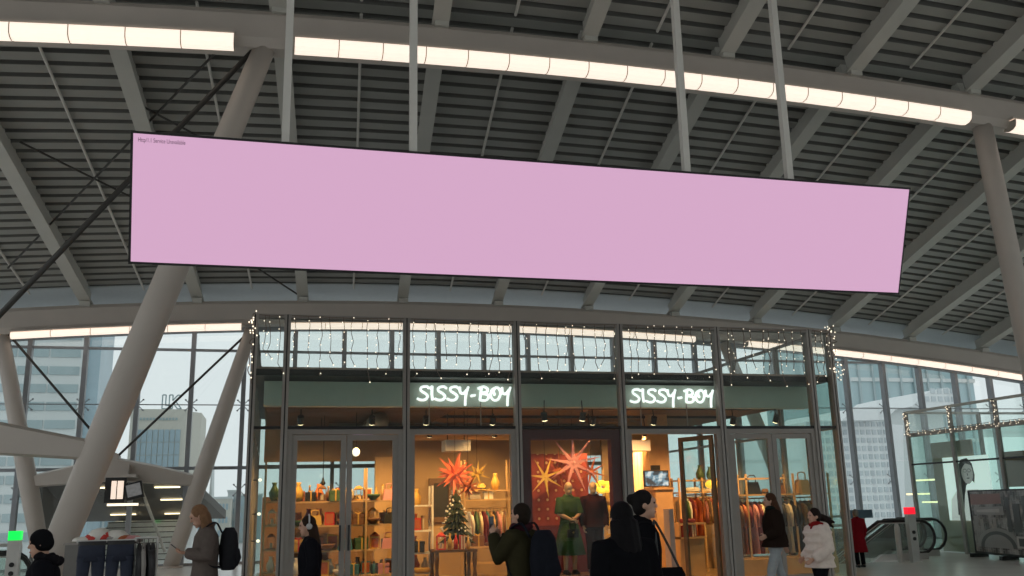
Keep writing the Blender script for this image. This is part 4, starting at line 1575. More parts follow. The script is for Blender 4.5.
pshape([(.66, .12), (.84, .12), (.84, .30), (.66, .30)], PR2, .017)
pshape([(.69, .15), (.81, .15), (.81, .27), (.69, .27)], PR3, .020)
for f_ in (.04, .5, .96):
    q = pa.lerp(pb, f_)
    part('foot', B().box(q.x-.25, q.x+.25, q.y-.06, q.y+.06, 0, .1), BLACK, t)

# escalator in the well
RUB = mat('black_rubber', (.02, .02, .02), .4)
CHR = mat('brushed_steel', (.58, .57, .55), .35, metal=.35)
EGL = glass('escalator_glass', (.92, .97, .95), dirt=.05)


def balustrade(t, y, xe, zt=1.0, run=1.35, n=4.0, slope=.577):
    R = (zt-.16)/2
    P = [Vector((xe-R-run-n, y, zt-slope*n)), Vector((xe-R-run, y, zt)), Vector((xe-R, y, zt))]
    for i in range(1, 9):
        an = pi/2-pi*i/8
        P.append(Vector((xe-R+R*cos(an), y, zt-R+R*sin(an))))
    P.append(Vector((xe-R-.35, y, .16)))
    part('handrail', B().tube(P, .04, 8), RUB, t, True)
    g = [(p.x, p.z) for p in P[:-1]] + [(xe-R-run, .16), (xe-R-run-n, .16-slope*n)]
    part('glass_side', B().prism(g, 'y', y-.006, y+.006), EGL, t)
    part('rail_trim', B().tube([p+Vector((0, 0, -.05)) for p in P[:3]], .022, 6), CHR, t)
    sk = [(xe-R+.1, .16), (xe-R+.1, .0), (xe-R-run, .0), (xe-R-run-n, -slope*n-.3), (xe-R-run-n, .16-slope*n), (xe-R-run, .16)]
    part('skirt', B().prism(sk, 'y', y-.07, y+.07), CHR, t)


xe = at(932, 535, 22.0).x
t = thing('escalator', 'glass sided escalator going down behind the red signal post', 'escalator', (xe-1.5, 22.5, 0))
for y in (21.9, 23.0):
    balustrade(t, y, xe if y < 22 else at(946, 535, 23.0).x, run=xe-16.0)
for i in range(12):
    x = 15.6-i*.38
    part('step', B().box(x-.38, x, 21.98, 22.92, -.1-.22*i-.2, -.1-.22*i), CHR, t)
part('landing_plate', B().box(16.0, xe-.2, 21.98, 22.92, 0, .015), CHR, t)
t = thing('escalator', 'farther glass sided escalator behind the first one', 'escalator', (xe-1.3, 24, 0))
for y in (23.35, 24.3):
    balustrade(t, y, at(914 if y < 24 else 926, 535, y).x, run=.5)
for i in range(12):
    x = 15.6-i*.38
    part('step', B().box(x-.38, x, 23.43, 24.22, -.1-.22*i-.2, -.1-.22*i), CHR, t)


def railing(x0, x1, y, z, label, n):
    t = thing('glass_railing', label, 'railing', ((x0+x1)/2, y, 0))
    part('top_rail', B().tube([(x0, y, z), (x1, y, z)], .035, 8), CHR, t)
    for i in range(n+1):
        x = x0+(x1-x0)*i/n
        part('post', B().box(x-.025, x+.025, y-.025, y+.025, 0, z), CHR, t)
        if i < n:
            part('pane', B().box(x+.04, x+(x1-x0)/n-.04, y-.006, y+.006, .08, z-.08), EGL, t)


railing(12.2, 17.2, 24.85, 1.1, 'glass railing behind the escalator well', 4)
railing(12.45, 14.6, 21.4, .95, 'low glass railing along the near side of escalator well', 2)
railing(-14, -5.2, 22.5, Z(10, 545, 22.5), 'glass railing behind the green signal post', 6)


def signal(x, y, h, col, label):
    t = thing('signal_post', label, 'post', (x, y, 0))
    part('post_body', B().prism([(x-.11, y-.07), (x+.11, y-.07), (x+.11, y+.07), (x-.11, y+.07)], 'z', 0, h-.17), CHR, t)
    part('signal_head', B().box(x-.11, x+.11, y-.08, y+.08, h-.17, h), mat('lamp_'+col, {'red': (.9, .02, .03), 'green': (.02, .8, .1)}[col], .4, emit=1.0, noise=0, ecol={'red': (1, .01, .03), 'green': (.0, .85, .08)}[col]), t)
    for k in range(2):
        part('button', B().tube([(x, y-.095, h-.62-.16*k), (x, y-.07, h-.62-.16*k)], .045, 12), BLACK, t)
    part('base_plate', B().box(x-.15, x+.15, y-.11, y+.11, 0, .02), CHR, t)


signal(15.9, 21.0, 1.36, 'red', 'grey signal post with red light before the escalators')
gp = at(16, 531, 20)
signal(gp.x, 20, gp.z, 'green', 'grey signal post with green light at the left edge')
t = thing('escalator', 'escalator end at the left edge beside the green post', 'escalator', (-5.5, 20, 0))
balustrade(t, 20.5, at(31, 560, 20.5).x, .92, 1.2, .6)
balustrade(t, 21.5, at(31, 560, 21.5).x, .92, 1.2, .6)
part('landing_plate', B().box(-6.9, -4.6, 20.58, 21.42, 0, .02), CHR, t)
solo('bollard', B().tube([(15.62, 21.2, 0), (15.62, 21.2, .85), (15.62, 21.2, .95)], [.07, .07, .04], 10), CHR, 'short steel bollard left of the red signal post', 'bollard', smooth=False)
q = atZ(862, 517, 1.3)
t = thing('info_screen', 'slim dark hanging display above the far escalator railing', 'screen', (at(857, 514, 24.85).x, 24.85, 1.1))
q = at(857, 514, 24.85)
part('panel', B().box(q.x-.55, q.x+.5, 24.8, 24.9, q.z-.12, q.z+.12), mat('info_blue', (.10, .16, .22), .4), t)
for d_ in (-.38, .38):
    part('leg', B().box(q.x+d_-.02, q.x+d_+.02, 24.83, 24.87, 1.13, q.z-.12), MULL, t)

# ================================================================== LEFT SIDE
DEN = mat('dark_denim', (.018, .024, .045), .8, noise=.15, scale=20)
Y = 14.0
zr = Z(108, 541, Y)
x0, x1 = X(79, 541, Y), X(136, 541, Y)
t = thing('market_table', 'market stall table with trousers hung along its front', 'table', ((x0+x1)/2, Y, 0))
part('tray', B().box(x0, x1, Y, Y+.75, zr-.04, zr), BLACK, t)
part('front_rail', B().tube([(x0-.02, Y-.03, zr), (x1+.02, Y-.03, zr)], .02, 8), CHR, t)
for xx in (x0+.04, x1-.04):
    for yy in (Y+.05, Y+.7):
        part('leg', B().box(xx-.02, xx+.02, yy-.02, yy+.02, 0, zr-.04), CHR, t)


def trousers(xc, label, wid):
    tt = thing('trousers', label, 'trousers', (xc, Y-.06, zr-1.05), group='trousers hung on the market stall')
    b = B()
    b.rings([(xc, Y-.07, zr+.0, wid/2, .03), (xc, Y-.07, zr-.12, wid/2*1.02, .045), (xc, Y-.07, zr-.26, wid/2*1.08, .05)], 12)
    for s_ in (-1, 1):
        b.rings([(xc+s_*wid*.26, Y-.07, zr-.2, wid*.27, .045), (xc+s_*wid*.30, Y-.07, zr-.6, wid*.2, .04), (xc+s_*wid*.32, Y-.07, zr-1.02, wid*.18, .035)], 10)
    part('cloth', b, DEN, tt, True)
    part('waistband', B().rings([(xc, Y-.07, zr-.05, wid/2*1.04, .036), (xc, Y-.07, zr+.005, wid/2*1.04, .036)], 12), BLACK, tt)


w_ = (x1-x0)/2
trousers(x0+w_*.5, 'dark blue trousers hung at the left of the market table', w_*.93)
trousers(x0+w_*1.5, 'dark blue trousers hung at the right of the market table', w_*.93)
for i, (px, cc, hh) in enumerate(((84, 'white', .06), (95, 'red', .10), (103, 'red', .12), (112, 'grey', .09), (121, 'rust', .08), (130, 'pink', .06), (99, 'white', .17), (116, 'white', .14))):
    x = X(px, 538, Y+.3)
    b = B()
    rn = random.Random(i)
    b.rings([(x, Y+.32, zr, .16, .22), (x+.01, Y+.32, zr+hh*.5, .15, .2), (x, Y+.32, zr+hh*.85, .10, .15), (x+rn.uniform(-.04, .04), Y+.32, zr+hh, .04, .06)], 14, .15, 4)
    solo('crumpled_garment', b, cm(cc), ['white cloth at left end', 'red cloth second', 'red cloth third', 'grey cloth fourth', 'rust cloth fifth', 'pink cloth at right end', 'white cloth heaped on the red ones', 'white cloth heaped at right'][i]+' of the pile on the market table', 'garment', group='clothes heaped on the market table', smooth=True)
xr0, xr1 = X(138, 541, Y), X(153, 541, Y)
t = thing('clothes_rail', 'short rail of black jackets right of the market table', 'rail', ((xr0+xr1)/2, Y+.1, 0))
zk = Z(145, 538, Y)
part('rail_bar', B().tube([(xr0-.05, Y+.1, zk), (xr1+.05, Y+.1, zk)], .018, 8), CHR, t)
for xx in (xr0-.05, xr1+.05):
    part('leg', B().tube([(xx, Y+.1, 0), (xx, Y+.1, zk)], .018, 8), CHR, t)
hang(xr0-.02, xr1+.02, Y+.1, zk, 4, ['black', 'grey', 'black', 'black'], 1.1, 'the rail beside market table', 'jackets on the stall rail', 'h9', ('jacket',))
a = at(74, 545, 15.2)
t = thing('grey_cabinet', 'grey metal cabinet left of the market table', 'cabinet', (a.x, 15.4, 0))
part('body', B().box(a.x-.12, a.x+.14, 15.2, 15.7, 0, a.z), mat('cabinet_grey', (.20, .19, .18), .5), t)
part('top_panel', B().box(a.x-.14, a.x+.16, 15.18, 15.72, a.z, a.z+.03), MULL, t)

# departure display fixed to the rear strut
Y = 30.2
a, c = at(109, 481, Y), at(121, 501, Y)
t = thing('departure_display', 'lit double departure display hanging under the rear strut', 'display', (a.x+.4, Y, c.z))
LSC = mat('display_cream', (.85, .8, .7), .5, emit=.75, noise=.35, scale=9, ecol=(1, .78, .62))
part('casing', B().box(a.x-.1, a.x+.48, Y, Y+.2, c.z-.05, a.z+.1), BLACK, t)
part('lit_panel', B().box(a.x+.08, a.x+.22, Y-.02, Y, c.z+.06, a.z), LSC, t)
part('lit_panel', B().box(a.x+.25, a.x+.42, Y-.02, Y, c.z+.06, a.z), LSC, t)
M_ = Matrix.Translation((a.x+.72, Y, (a.z+c.z)/2)) @ Matrix.Rotation(radians(-14), 4, 'Y')
part('side_display', B().cbox((0, .1, 0), .5, .2, .5).xf(M_), BLACK, t)
part('side_panel', B().cbox((0, -.01, .02), .4, .02, .36).xf(M_), mat('display_dim', (.2, .2, .2), .5, emit=.12, noise=.4, scale=9, ecol=(.6, .6, .6)), t)
part('under_lamp', B().box(a.x, a.x+.85, Y-.05, Y+.15, c.z-.14, c.z-.07), mat('warm_tube', (1, .9, .7), .5, emit=1.3, noise=0, ecol=(1, .85, .62)), t)
part('mounting_plate', B().box(a.x, a.x+.75, Y, Y+.6, a.z+.1, a.z+.2).box(a.x+.3, a.x+.5, Y+.2, Y+.5, a.z+.2, a.z+.5), STEEL, t)

# covered stair outside the glass, below the rear strut
Ya, Yb_ = 32.3, 38.5
za, zb_ = Z(120, 483, Ya), Z(120, 521, Yb_)
xl, xr_ = X(54, 500, 34), X(190, 500, 34)
t = thing('stair_canopy', 'dark sloping soffit with lamp strips behind the departure display', 'canopy', ((xl+xr_)/2, 35, za))
SOF = mat('soffit_brown', (.10, .09, .08), .7)


def soff(px, py):
    d = ray(px, py)
    n = Vector((0, zb_-za, -(Yb_-Ya)))
    p0 = Vector((0, Ya, za))
    return CP+d*((p0-CP).dot(n)/d.dot(n))


part('soffit', B().add([(xl, Ya, za), (xr_, Ya, za), (xr_+1, Yb_, zb_), (xl, Yb_, zb_), (xl, Ya, za+.3), (xr_, Ya, za+.3), (xr_+1, Yb_, zb_+.3), (xl, Yb_, zb_+.3)],
     [(0, 1, 2, 3), (4, 7, 6, 5), (0, 4, 5, 1), (1, 5, 6, 2), (2, 6, 7, 3), (3, 7, 4, 0)]), SOF, t)
part('end_wall', B().box(xl-.2, xl, Ya, Yb_, -.3, za+.3), SOF, t)
for px0, px1, py in ((111, 136, 514), (161, 186, 499), (155, 180, 486.5), (165, 190, 513), (96, 108, 487)):
    p, q = soff(px0, py), soff(px1, py)
    part('lamp_strip', B().box(p.x, q.x, p.y-.12, p.y+.12, p.z-.05, p.z-.01), mat('soffit_lamp', (1, .85, .6), .5, emit=2.6, noise=0, ecol=(1, .80, .5)), t)
t = thing('outdoor_stair', 'pale steps under the dark soffit behind the market table', 'stairs', (X(145, 540, 34), 34, 0))
xs0, xs1 = X(98, 540, 34), X(186, 540, 34)
for i in range(8):
    part('step', B().box(xs0, xs1, 33.3+i*.34, 33.3+(i+1)*.34+.05, -.2, .17*(i+1)), mat('pale_step', (.85, .85, .83), .6), t)
    part('nosing', B().box(xs0, xs1, 33.29+i*.34, 33.3+i*.34, .17*(i+1)-.05, .17*(i+1)-.02), SOF, t)
part('landing', B().box(xs0, xs1, 36.0, 39, -.2, 1.36), mat('pale_step', (.85, .85, .83), .6), t)
part('handrail', B().tube([at(141, 488, 33.2), at(165, 552, 33.2)], .05, 8), STEEL, t)
# ================================================================== PEOPLE
SKIN = mat('skin', (.52, .30, .21), .55, noise=.05, scale=20)
SKIN_T = mat('mannequin_tan', (.62, .40, .24), .45, noise=.02)
EYEM = mat('eye_dark', (.02, .015, .012), .2, noise=0)
LIPM = mat('lip', (.38, .13, .11), .5, noise=0)


def cloth(n, c):
    return mat('cloth_'+n, tuple(v*.75 for v in c), .9, noise=.12, scale=18, bump=.2, spec=.03)


def hand(b, w, d, n, s):
    """palm and five bent fingers; d = pointing direction, n = palm side, s = +1 left / -1 right"""
    d = d.normalized()
    n = (n-d*n.dot(d)).normalized()
    ac = d.cross(n)*s
    M = Matrix((d, ac, n)).transposed()
    b.ell(w+d*.045, (.055, .04, .017), 10, 8, M)
    for i, L in enumerate((.070, .080, .074, .058)):
        base = w+d*.08+ac*(i-1.5)*.02
        p1 = base+(d*.85+n*.25).normalized()*L*.5
        p2 = p1+(d*.45+n*.8).normalized()*L*.5
        b.tube([base-d*.02, base, p1, p2], [.0105, .0105, .0098, .0085], 6, .6)
    tb = w+d*.025-ac*.03
    p1 = tb+(d*.6-ac*.65+n*.3).normalized()*.045
    p2 = p1+(d*.85-ac*.1+n*.5).normalized()*.035
    b.tube([tb, p1, p2], [.0135, .0115, .0095], 6, .6)


def person(label, loc, rz, H=1.68, arms=None, legs=None, head=(0, 0), lean=0.0, hairc=(.03, .02, .015), hair='long', coat=('black', (.012, .012, .014)),
           coat_len=.80, bulk=1.0, trous=('black', (.012, .012, .015)), hood=False, scarf=None, skin=None, name='person', face=True, skirt=None, cat='person', beanie=None, shoes=True, quilt=False, sleeve=True):
    skin = skin or SKIN
    k = H/1.72
    t = thing(name, label, cat, loc, rz)
    V = lambda x, y, z: Vector((x, y, z))
    # joints (local: +X forward, +Y left)
    lx = lambda z: lean*max(0, z-.95)
    sh = {s: V(lx(1.40), s*.185, 1.40) for s in (1, -1)}
    arms = arms or {1: ((-.03, .24, 1.12), (.08, .23, .88)), -1: ((-.03, -.24, 1.12), (.08, -.23, .88))}
    legs = legs or {1: ((.03, .095, .48), (.0, .095, .08)), -1: ((.03, -.095, .48), (.0, -.095, .08))}
    hy, hp = head
    Rh = Matrix.Rotation(hy, 3, 'Z') @ Matrix.Rotation(hp, 3, 'Y')
    nb = V(lx(1.46), 0, 1.45)
    hc = nb + V(.02+lean*.1, 0, .0) + Rh @ V(.015, 0, .155)
    h = lambda x, y, z: hc + Rh @ V(x, y, z)
    b = B()
    b.rings([(lx(.84), 0, .80, .08, .12), (lx(.88), 0, .90, .115, .165), (lx(1.05), 0, 1.05, .10, .135), (lx(1.25), 0, 1.26, .12, .16), (lx(1.38), 0, 1.39, .095, .165), (lx(1.44), 0, 1.45, .06, .09)], 16)
    b.tube([nb-V(0, 0, .04), nb+V(.01, 0, .05), hc-Rh @ V(.02, 0, .05)], [.062, .053, .055], 12)
    b.ell(h(-.008, 0, .025), (.098, .076, .105), 16, 12, Rh)
    b.ell(h(.025, 0, -.055), (.062, .055, .065), 14, 10, Rh)
    if face:
        b.tube([h(.082, 0, .03), h(.098, 0, .0), h(.105, 0, -.02)], [.010, .013, .014], 8, .6)
        b.tube([h(.075, -.04, .045), h(.092, 0, .047), h(.075, .04, .045)], .012, 6, .5)
        b.tube([h(.075, -.022, -.06), h(.086, 0, -.06), h(.075, .022, -.06)], .010, 6, .5)
        b.ell(h(.065, 0, -.10), (.02, .025, .018), 8, 6, Rh)
        for s in (1, -1):
            b.ell(h(-.01, s*.078, .0), (.022, .010, .032), 8, 6, Rh)
    for s in (1, -1):
        e, w = V(*arms[s][0]), V(*arms[s][1])
        b.tube([V(lx(1.38), s*.10, 1.40), sh[s], sh[s].lerp(e, .5), e, e.lerp(w, .35), w], [.06, .056, .048, .042, .042, .028], 12)
        fd = (w-e).normalized()
        hand(b, w, fd, arms[s][2] if len(arms[s]) > 2 else V(.1, -s, 0), s)
        kn, an = V(*legs[s][0]), V(*legs[s][1])
        b.tube([V(0, s*.085, .90), V(0, s*.09, .80), V(0, s*.09, .80).lerp(kn, .5), kn, kn.lerp(an, .35), an], [.09, .088, .074, .056, .055, .038], 12)
        b.tube([an-V(.05, 0, .03), an+V(.05, 0, -.035), an+V(.15, 0, -.05)], [.036, .036, .022], 10, .7)
    S = Matrix.Scale(k, 4)
    b.xf(S)
    link('body', remesh(b, .0095, skin, 'body', 2), t)
    if face:
        for s in (1, -1):
            part('eye', B().ell(h(.083, s*.031, .022), (.008, .014, .008), 8, 6, Rh).xf(S), EYEM, t, True, local=True)
        part('lips', B().tube([h(.078, -.022, -.06), h(.095, 0, -.058), h(.078, .022, -.06)], .0055, 6, .5).xf(S), LIPM, t, True, local=True)
    # coat
    cn, cc = coat
    cmx = cloth(cn, cc)
    b = B()
    g = .028*bulk
    zl = coat_len
    fl = .02*bulk+(.05 if zl < .7 else 0)
    rs = [(lx(zl), 0, zl, .135+g+fl, .175+g+fl*.8)]
    if zl < .7:
        rs.append((lx(.8), 0, .85, .135+g, .18+g))
    rs += [(lx(1.0), 0, 1.02, .115+g, .155+g), (lx(1.2), 0, 1.22, .128+g, .168+g), (lx(1.36), 0, 1.36, .11+g, .172+g), (lx(1.42), 0, 1.43, .075+g*.8, .12+g), (lx(1.46), 0, 1.485, .06+g*.5, .07+g*.5)]
    b.rings(rs, 20)
    if sleeve:
        for s in (1, -1):
            e, w = V(*arms[s][0]), V(*arms[s][1])
            P = [V(lx(1.38), s*.11, 1.39), sh[s], sh[s].lerp(e, .5), e, e.lerp(w, .5), e.lerp(w, .97)]
            R = [.07+g*.6, .07+g*.7, .062+g*.7, .055+g*.7, .053+g*.7, .043+g*.6]
            if sleeve == 'short':
                P, R = P[:4], [.07, .075, .08, .09]
            b.tube(P, R, 12)
    if quilt:
        for i in range(4):
            z = 1.36-i*.13
            b.rings([(lx(z), 0, z-.055, .12+g, .165+g), (lx(z), 0, z, .14+g*1.4, .185+g*1.4), (lx(z), 0, z+.055, .12+g, .165+g)], 18)
    if hood == 'down':
        b.ell((lx(1.45)-.10, 0, 1.45), (.10, .15, .08), 14, 8)
    b.tube([V(lx(1.45)+.07, 0, 1.44), V(lx(1.45), .085, 1.48), V(lx(1.45)-.075, 0, 1.50), V(lx(1.45), -.085, 1.48), V(lx(1.45)+.07, 0, 1.44)], .022+.008*bulk, 8)
    b.xf(S)
    link('coat' if name == 'person' else 'dress_top', remesh(b, .014, cmx, 'coat', 3), t)
    if trous:
        b = B()
        b.rings([(0, 0, .80, .115, .165), (0, 0, .92, .128, .176), (0, 0, 1.0, .118, .16)], 16)
        for s in (1, -1):
            kn, an = V(*legs[s][0]), V(*legs[s][1])
            hp_ = V(0, s*.09, .84)
            b.tube([hp_+V(0, 0, .06), hp_, hp_.lerp(kn, .5), kn, kn.lerp(an, .5), an+V(0, 0, .0)], [.09, .098, .088, .075, .07, .068], 12)
        link('trousers', remesh(b.xf(S), .014, cloth(*trous), 'trousers', 2), t)
    if skirt:
        z0, r0, z1_, r1, scol = skirt
        part('skirt', B().rings([(0, 0, z1_, r1, r1*1.05), (0, 0, z1_+(z0-z1_)*.5, (r0+r1)/2*.98, (r0+r1)/2*1.1), (0, 0, z0-.12, r0*1.05, r0*1.25), (0, 0, z0, r0*.8, r0)][::-1], 28, .10, 9).xf(S), cloth(*scol), t, True, local=True)
    if shoes:
        for s in (1, -1):
            an = V(*legs[s][1])
            b = B().tube([an+V(-.065, 0, -.045), an+V(0, 0, -.03), an+V(.08, 0, -.045), an+V(.17, 0, -.055)], [.038, .05, .045, .03], 10, .7)
            for v in b.v:
                v.z = max(v.z, an.z-.08)
            part('shoe', b.xf(S), BLACK, t, True, local=True)
    # hair
    if hair:
        hm = mat('hair_%d_%d' % (int(hairc[0]*1000), int(hairc[2]*1000)), hairc, .6, noise=.25, scale=30, spec=.06)
        b = B()
        b.ell(h(-.022, 0, .042), (.102, .088, .105), 16, 12, Rh)
        b.ell(h(-.045, 0, -.01), (.075, .084, .09), 14, 10, Rh)
        if hair in ('long', 'loose'):
            for i in range(7):
                a = pi*.5+pi*(i/6)
                st = h(-.04+.07*cos(a)*.9, .085*sin(a), .0)
                L = .34 if hair == 'long' else .44
                b.tube([st, st+V(-.03+.02*cos(a), sin(a)*.015, -L*.5), st+V(-.03+.03*cos(a), sin(a)*.03, -L)], [.034, .034, .014], 8)
        if hair == 'pony':
            st = h(-.10, 0, .07)
            b.tube(catmull([st, st+V(-.07, 0, .0), st+V(-.11, 0, -.18), st+V(-.10, 0, -.42)], 3), [.03]+[.042]*7+[.035, .02][:2], 8)
        if hair == 'blown':
            st = h(-.08, 0, .02)
            for dy, dz in ((-.03, -.06), (.03, -.12), (0, -.2)):
                b.tube([st, st+V(-.13, dy, dz*.5), st+V(-.27, dy*1.5, dz)], [.045, .045, .015], 8)
        if hair == 'bun':
            b.ell(h(-.12, 0, .06), (.05, .05, .05), 12, 8)
        link('hair', remesh(b.xf(S), .012, hm, 'hair', 2), t)
    if beanie:
        b = B()
        b.ell(h(-.012, 0, .055), (.108, .09, .10), 16, 10, Rh)
        b.ell(h(-.03, 0, .01), (.10, .092, .09), 16, 10, Rh)
        link('beanie', remesh(b.xf(S), .012, cloth(*beanie), 'beanie', 2), t)
    if hood == 'fur':
        b = B()
        for i in range(9):
            a = 2*pi*i/9
            b.ell((lx(1.47)-.04+.10*cos(a), .13*sin(a), 1.47+.03*cos(a)), (.05, .06, .05), 8, 6)
        link('fur_collar', remesh(b.xf(S), .014, cloth('fur', (.014, .013, .016)), 'fur_collar', 1), t)
    if scarf:
        b = B()
        q = nb+V(0, 0, .04)
        b.tube([q+V(.085*cos(2*pi*i/12), .095*sin(2*pi*i/12), .012*sin(i)) for i in range(13)], .04, 8)
        b.tube([q+V(.09, .02, 0), q+V(.13, .03, -.12), q+V(.14, .03, -.3)], [(.05, .02), (.06, .02), (.05, .015)], 8)
        link('scarf', remesh(b.xf(S), .012, cloth(*scarf), 'scarf', 2), t)
    return t


def backpack(loc, rz, label, c, s=1.0, wear=1.35):
    t = thing('backpack', label, 'bag', loc, rz)
    m = cloth('pack_'+label.split()[0], c)
    b = B().rings([(0, 0, -.23, .07, .12), (0, 0, -.20, .095, .15), (0, 0, 0, .11, .165), (0, 0, .17, .09, .145), (0, 0, .24, .05, .09)], 16)
    b.xf(Matrix.Scale(s, 4))
    part('sack', b, m, t, True, local=True)
    part('front_pocket', B().rings([(-.06, 0, -.19, .05, .10), (-.085, 0, -.1, .06, .12), (-.07, 0, 0, .05, .10)], 14).xf(Matrix.Scale(s, 4)), m, t, True, local=True)
    for sd in (1, -1):
        part('strap', B().tube(catmull([(.08, sd*.09, .18), (.16, sd*.11, .30), (.29, sd*.12, .22), (.31, sd*.13, .0), (.22, sd*.15, -.16), (.09, sd*.12, -.2)], 4), [(.025, .008)]*21, 6, flat=(0, 1, 0)).xf(Matrix.Scale(s, 4)), m, t, True, local=True)
    return t


def phone(p, rz, tilt, label):
    t = thing('phone', label, 'phone', p, rz)
    M = Matrix.Rotation(tilt, 4, 'Y')
    part('case', B().cbox((0, 0, 0), .009, .074, .15).xf(M), BLACK, t, local=True)
    part('glass_face', B().cbox((-.006, 0, 0), .002, .068, .142).xf(M), mat('phone_glass', (.05, .05, .06), .1, emit=.05, noise=0), t, local=True)


def W(loc, rz, k, p):
    c_, s_ = cos(rz), sin(rz)
    return Vector((loc[0]+k*(p[0]*c_-p[1]*s_), loc[1]+k*(p[0]*s_+p[1]*c_), k*p[2]))


LFT, AWAY, RGT = pi, pi/2, 0.0

# hooded person at the far left
q = at(47, 532, 9.0)
person('person in black beanie and fur collared black jacket at left edge', (q.x, 9.0, 0), pi+.15, H=1.50, coat=('black', (.012, .012, .016)), bulk=1.5, hood='fur', hair=None, beanie=('knit', (.012, .012, .014)), head=(0, .1))
# woman with phone and backpack
q = at(208, 507, 12.0)
wl = (q.x, 12.0, 0)
w_arms = {1: ((-.02, .24, 1.13), (.22, .10, 1.17), Vector((0, 0, 1))), -1: ((-.02, -.24, 1.13), (.22, -.08, 1.17), Vector((0, 0, 1)))}
person('woman in long brown coat looking down at her phone', wl, LFT+.1, H=1.72, arms=w_arms, head=(0, .42), hairc=(.20, .11, .06), hair='long', coat=('brown_wool', (.16, .13, .115)), coat_len=.42, bulk=1.1)
phone(W(wl, LFT+.1, 1.0, (.34, .0, 1.23)), LFT+.1, .9, 'dark phone held by the woman in brown coat')
backpack(W(wl, LFT+.1, 1.0, (-.265, 0, 1.20)), LFT+.1, 'charcoal backpack worn by the woman in brown coat', (.03, .03, .035), 1.05)
# woman with headphones
q = at(311, 519, 11.5)
hl = (q.x, 11.5, 0)
person('woman in black coat with headphones passing the first door', hl, LFT, H=1.55, hairc=(.03, .018, .012), hair='loose', coat=('black', (.012, .012, .016)), coat_len=.6, bulk=1.1, head=(0, .08))
t = thing('headphones', 'pale headphones on the woman passing the first door', 'headphones', (q.x, 11.5, 1.40))
kk = 1.55/1.72
hcz = Vector((q.x-.035*kk, 11.5, 1.61*kk))
part('band', B().tube([hcz+Vector((.01, .098*cos(a_), .03+.105*sin(a_))) for a_ in [pi*i/10 for i in range(11)]], .010, 6), mat('pale_plastic', (.5, .48, .46), .4), t, True)
for s_ in (1, -1):
    part('ear_cup', B().tube([hcz+Vector((.01, s_*.085, .0)), hcz+Vector((.01, s_*.115, 0))], .036, 12), mat('pale_plastic', (.5, .48, .46), .4), t, True)
# person filming the shop
q = at(521, 506, 9.4)
fl_ = (q.x, 9.4, 0)
rz = AWAY+.75
person('person in olive coat filming the shop with a phone', fl_, rz, H=1.64, arms={1: ((.16, .22, 1.18), (.30, .10, 1.42), Vector((0, -1, 0))), -1: ((.14, -.22, 1.16), (.30, -.02, 1.40), Vector((0, 1, 0)))},
       hairc=(.02, .014, .010), hair='short', coat=('olive', (.045, .040, .020)), coat_len=.5, bulk=1.3, scarf=('plum', (.06, .018, .025)), head=(.1, -.1))
k_ = 1.64/1.72
phone(W(fl_, rz, k_, (.36, .045, 1.53)), rz, 0, 'phone held up by the person in olive coat')
backpack(W(fl_, rz, k_, (-.27, 0, 1.17)), rz, 'black backpack worn by the person in olive coat', (.018, .020, .028), 1.15)
# two women in black, seen close
q = at(622, 505, 6.5)
person('woman in black coat with long dark hair seen from behind', (q.x, 6.5, 0), AWAY+.2, H=1.63, hairc=(.008, .007, .008), hair='loose', coat=('deep_black', (.008, .008, .010)), bulk=1.5, coat_len=.5)
q = at(641, 493, 8.1)
sl = (q.x, 8.1, 0)
person('woman in black coat with hair in a bun looking right', sl, RGT-.25, H=1.73, hairc=(.012, .010, .010), hair='bun', coat=('deep_black', (.008, .008, .010)), bulk=1.2, coat_len=.5, head=(-.1, -.02))
t = thing('shoulder_bag', 'black shoulder bag of the woman with the bun', 'bag', W(sl, 0, 1, (.12, -.27, .82)))
part('pouch', B().rings([(0, 0, 0, .13, .05), (0, 0, .02, .16, .07), (0, 0, .2, .15, .065), (0, 0, .26, .12, .03)], 14), cloth('deep_black', (.008, .008, .010)), t, True, local=True)
part('strap', B().tube(catmull([(-.1, 0, .24), (-.1, .03, .5), (-.08, .1, .66), (.0, .06, .5), (.1, 0, .24)], 4), .012, 6), BLACK, t, local=True)
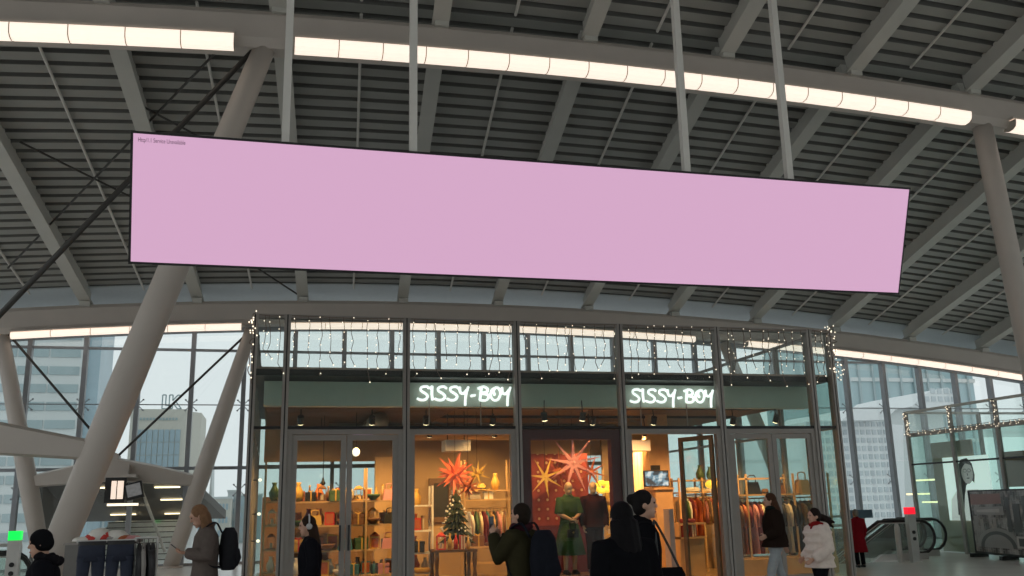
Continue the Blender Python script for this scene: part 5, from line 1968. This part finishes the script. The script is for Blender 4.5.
# walking pair on the right
st = {1: ((.16, .095, .50), (.06, .095, .10)), -1: ((-.05, -.095, .48), (-.28, -.095, .16))}
st0 = {1: ((.12, .095, .49), (.16, .095, .08)), -1: ((-.06, -.095, .49), (-.20, -.095, .10))}
q = at(771, 496, 14.4)
person('person in brown shearling jacket and light jeans before the last door', (q.x, 14.4, 0), LFT-.25, H=1.72, arms={1: ((.02, .25, 1.13), (.18, .18, 1.05)), -1: ((-.16, -.24, 1.14), (-.22, -.2, .88))}, hairc=(.075, .035, .02), hair='long', coat=('dark_brown', (.028, .018, .014)), bulk=2.0, coat_len=.86, trous=('light_jeans', (.44, .48, .50)), scarf=('green_black', (.02, .028, .025)), legs=st0)
q = at(815, 510, 11.8)
person('woman in cream puffer jacket and red scarf walking left', (q.x, 11.8, 0), LFT, H=1.49, arms={1: ((-.02, .26, 1.12), (.24, .2, .96)), -1: ((-.08, -.26, 1.12), (.14, -.24, .96))}, hairc=(.018, .012, .010), hair='blown', coat=('cream_down', (.92, .80, .71)), bulk=2.2, coat_len=.82, quilt=True, hood='down', trous=('black', (.012, .012, .015)), scarf=('red', (.30, .02, .02)), legs=st0)
q = at(856, 517, 20.2)
person('small person in a red coat beyond the right glass of shop', (q.x, 20.2, 0), AWAY, H=1.34, hairc=(.25, .22, .2), hair='short', coat=('red_coat', (.30, .015, .025)), coat_len=.45, bulk=1.2)

# mannequins in the maroon window
zp_ = .26
marms = {1: ((.03, .22, 1.13), (.16, .05, 1.03), Vector((0, -1, -.2))), -1: ((.03, -.22, 1.13), (.17, -.03, 1.02), Vector((0, 1, -.2)))}
ml = at(568, 500, 18.35)
m1 = person('mannequin in a green midi dress holding a black bag', (ml.x, 18.35, zp_), -pi/2+.15, H=1.80, arms=marms, hair=None, face=False, skin=SKIN_T, name='mannequin', coat=('green_dress', (.10, .17, .07)), coat_len=.95, bulk=.5, trous=None, skirt=(1.04, .15, .36, .28, ('green_dress', (.10, .17, .07))), cat='mannequin', sleeve='short')
ml2 = at(593, 500, 18.45)
m2 = person('mannequin in a dark maroon jumpsuit beside the green dress', (ml2.x, 18.45, zp_), -pi/2-.1, H=1.80, hair=None, face=False, skin=SKIN_T, name='mannequin', coat=('dark_maroon', (.06, .016, .018)), coat_len=.85, bulk=.8, trous=('dark_maroon', (.06, .016, .018)), cat='mannequin')
t = thing('shoulder_bag', 'small black handbag held by the green dress mannequin', 'bag', (ml.x, 18.35-.24, zp_+.72))
part('pouch', B().box(-.11, .11, -.035, .035, 0, .16), BLACK, t, local=True)
part('handle', B().tube(catmull([(-.06, 0, .16), (-.05, 0, .3), (.05, 0, .3), (.06, 0, .16)], 4), .010, 6), BLACK, t, local=True)
part('clasp', B().tube([(0, -.04, .1), (0, -.035, .1)], .02, 10), mat('brass', (.6, .4, .15), .3, metal=.8), t, local=True)
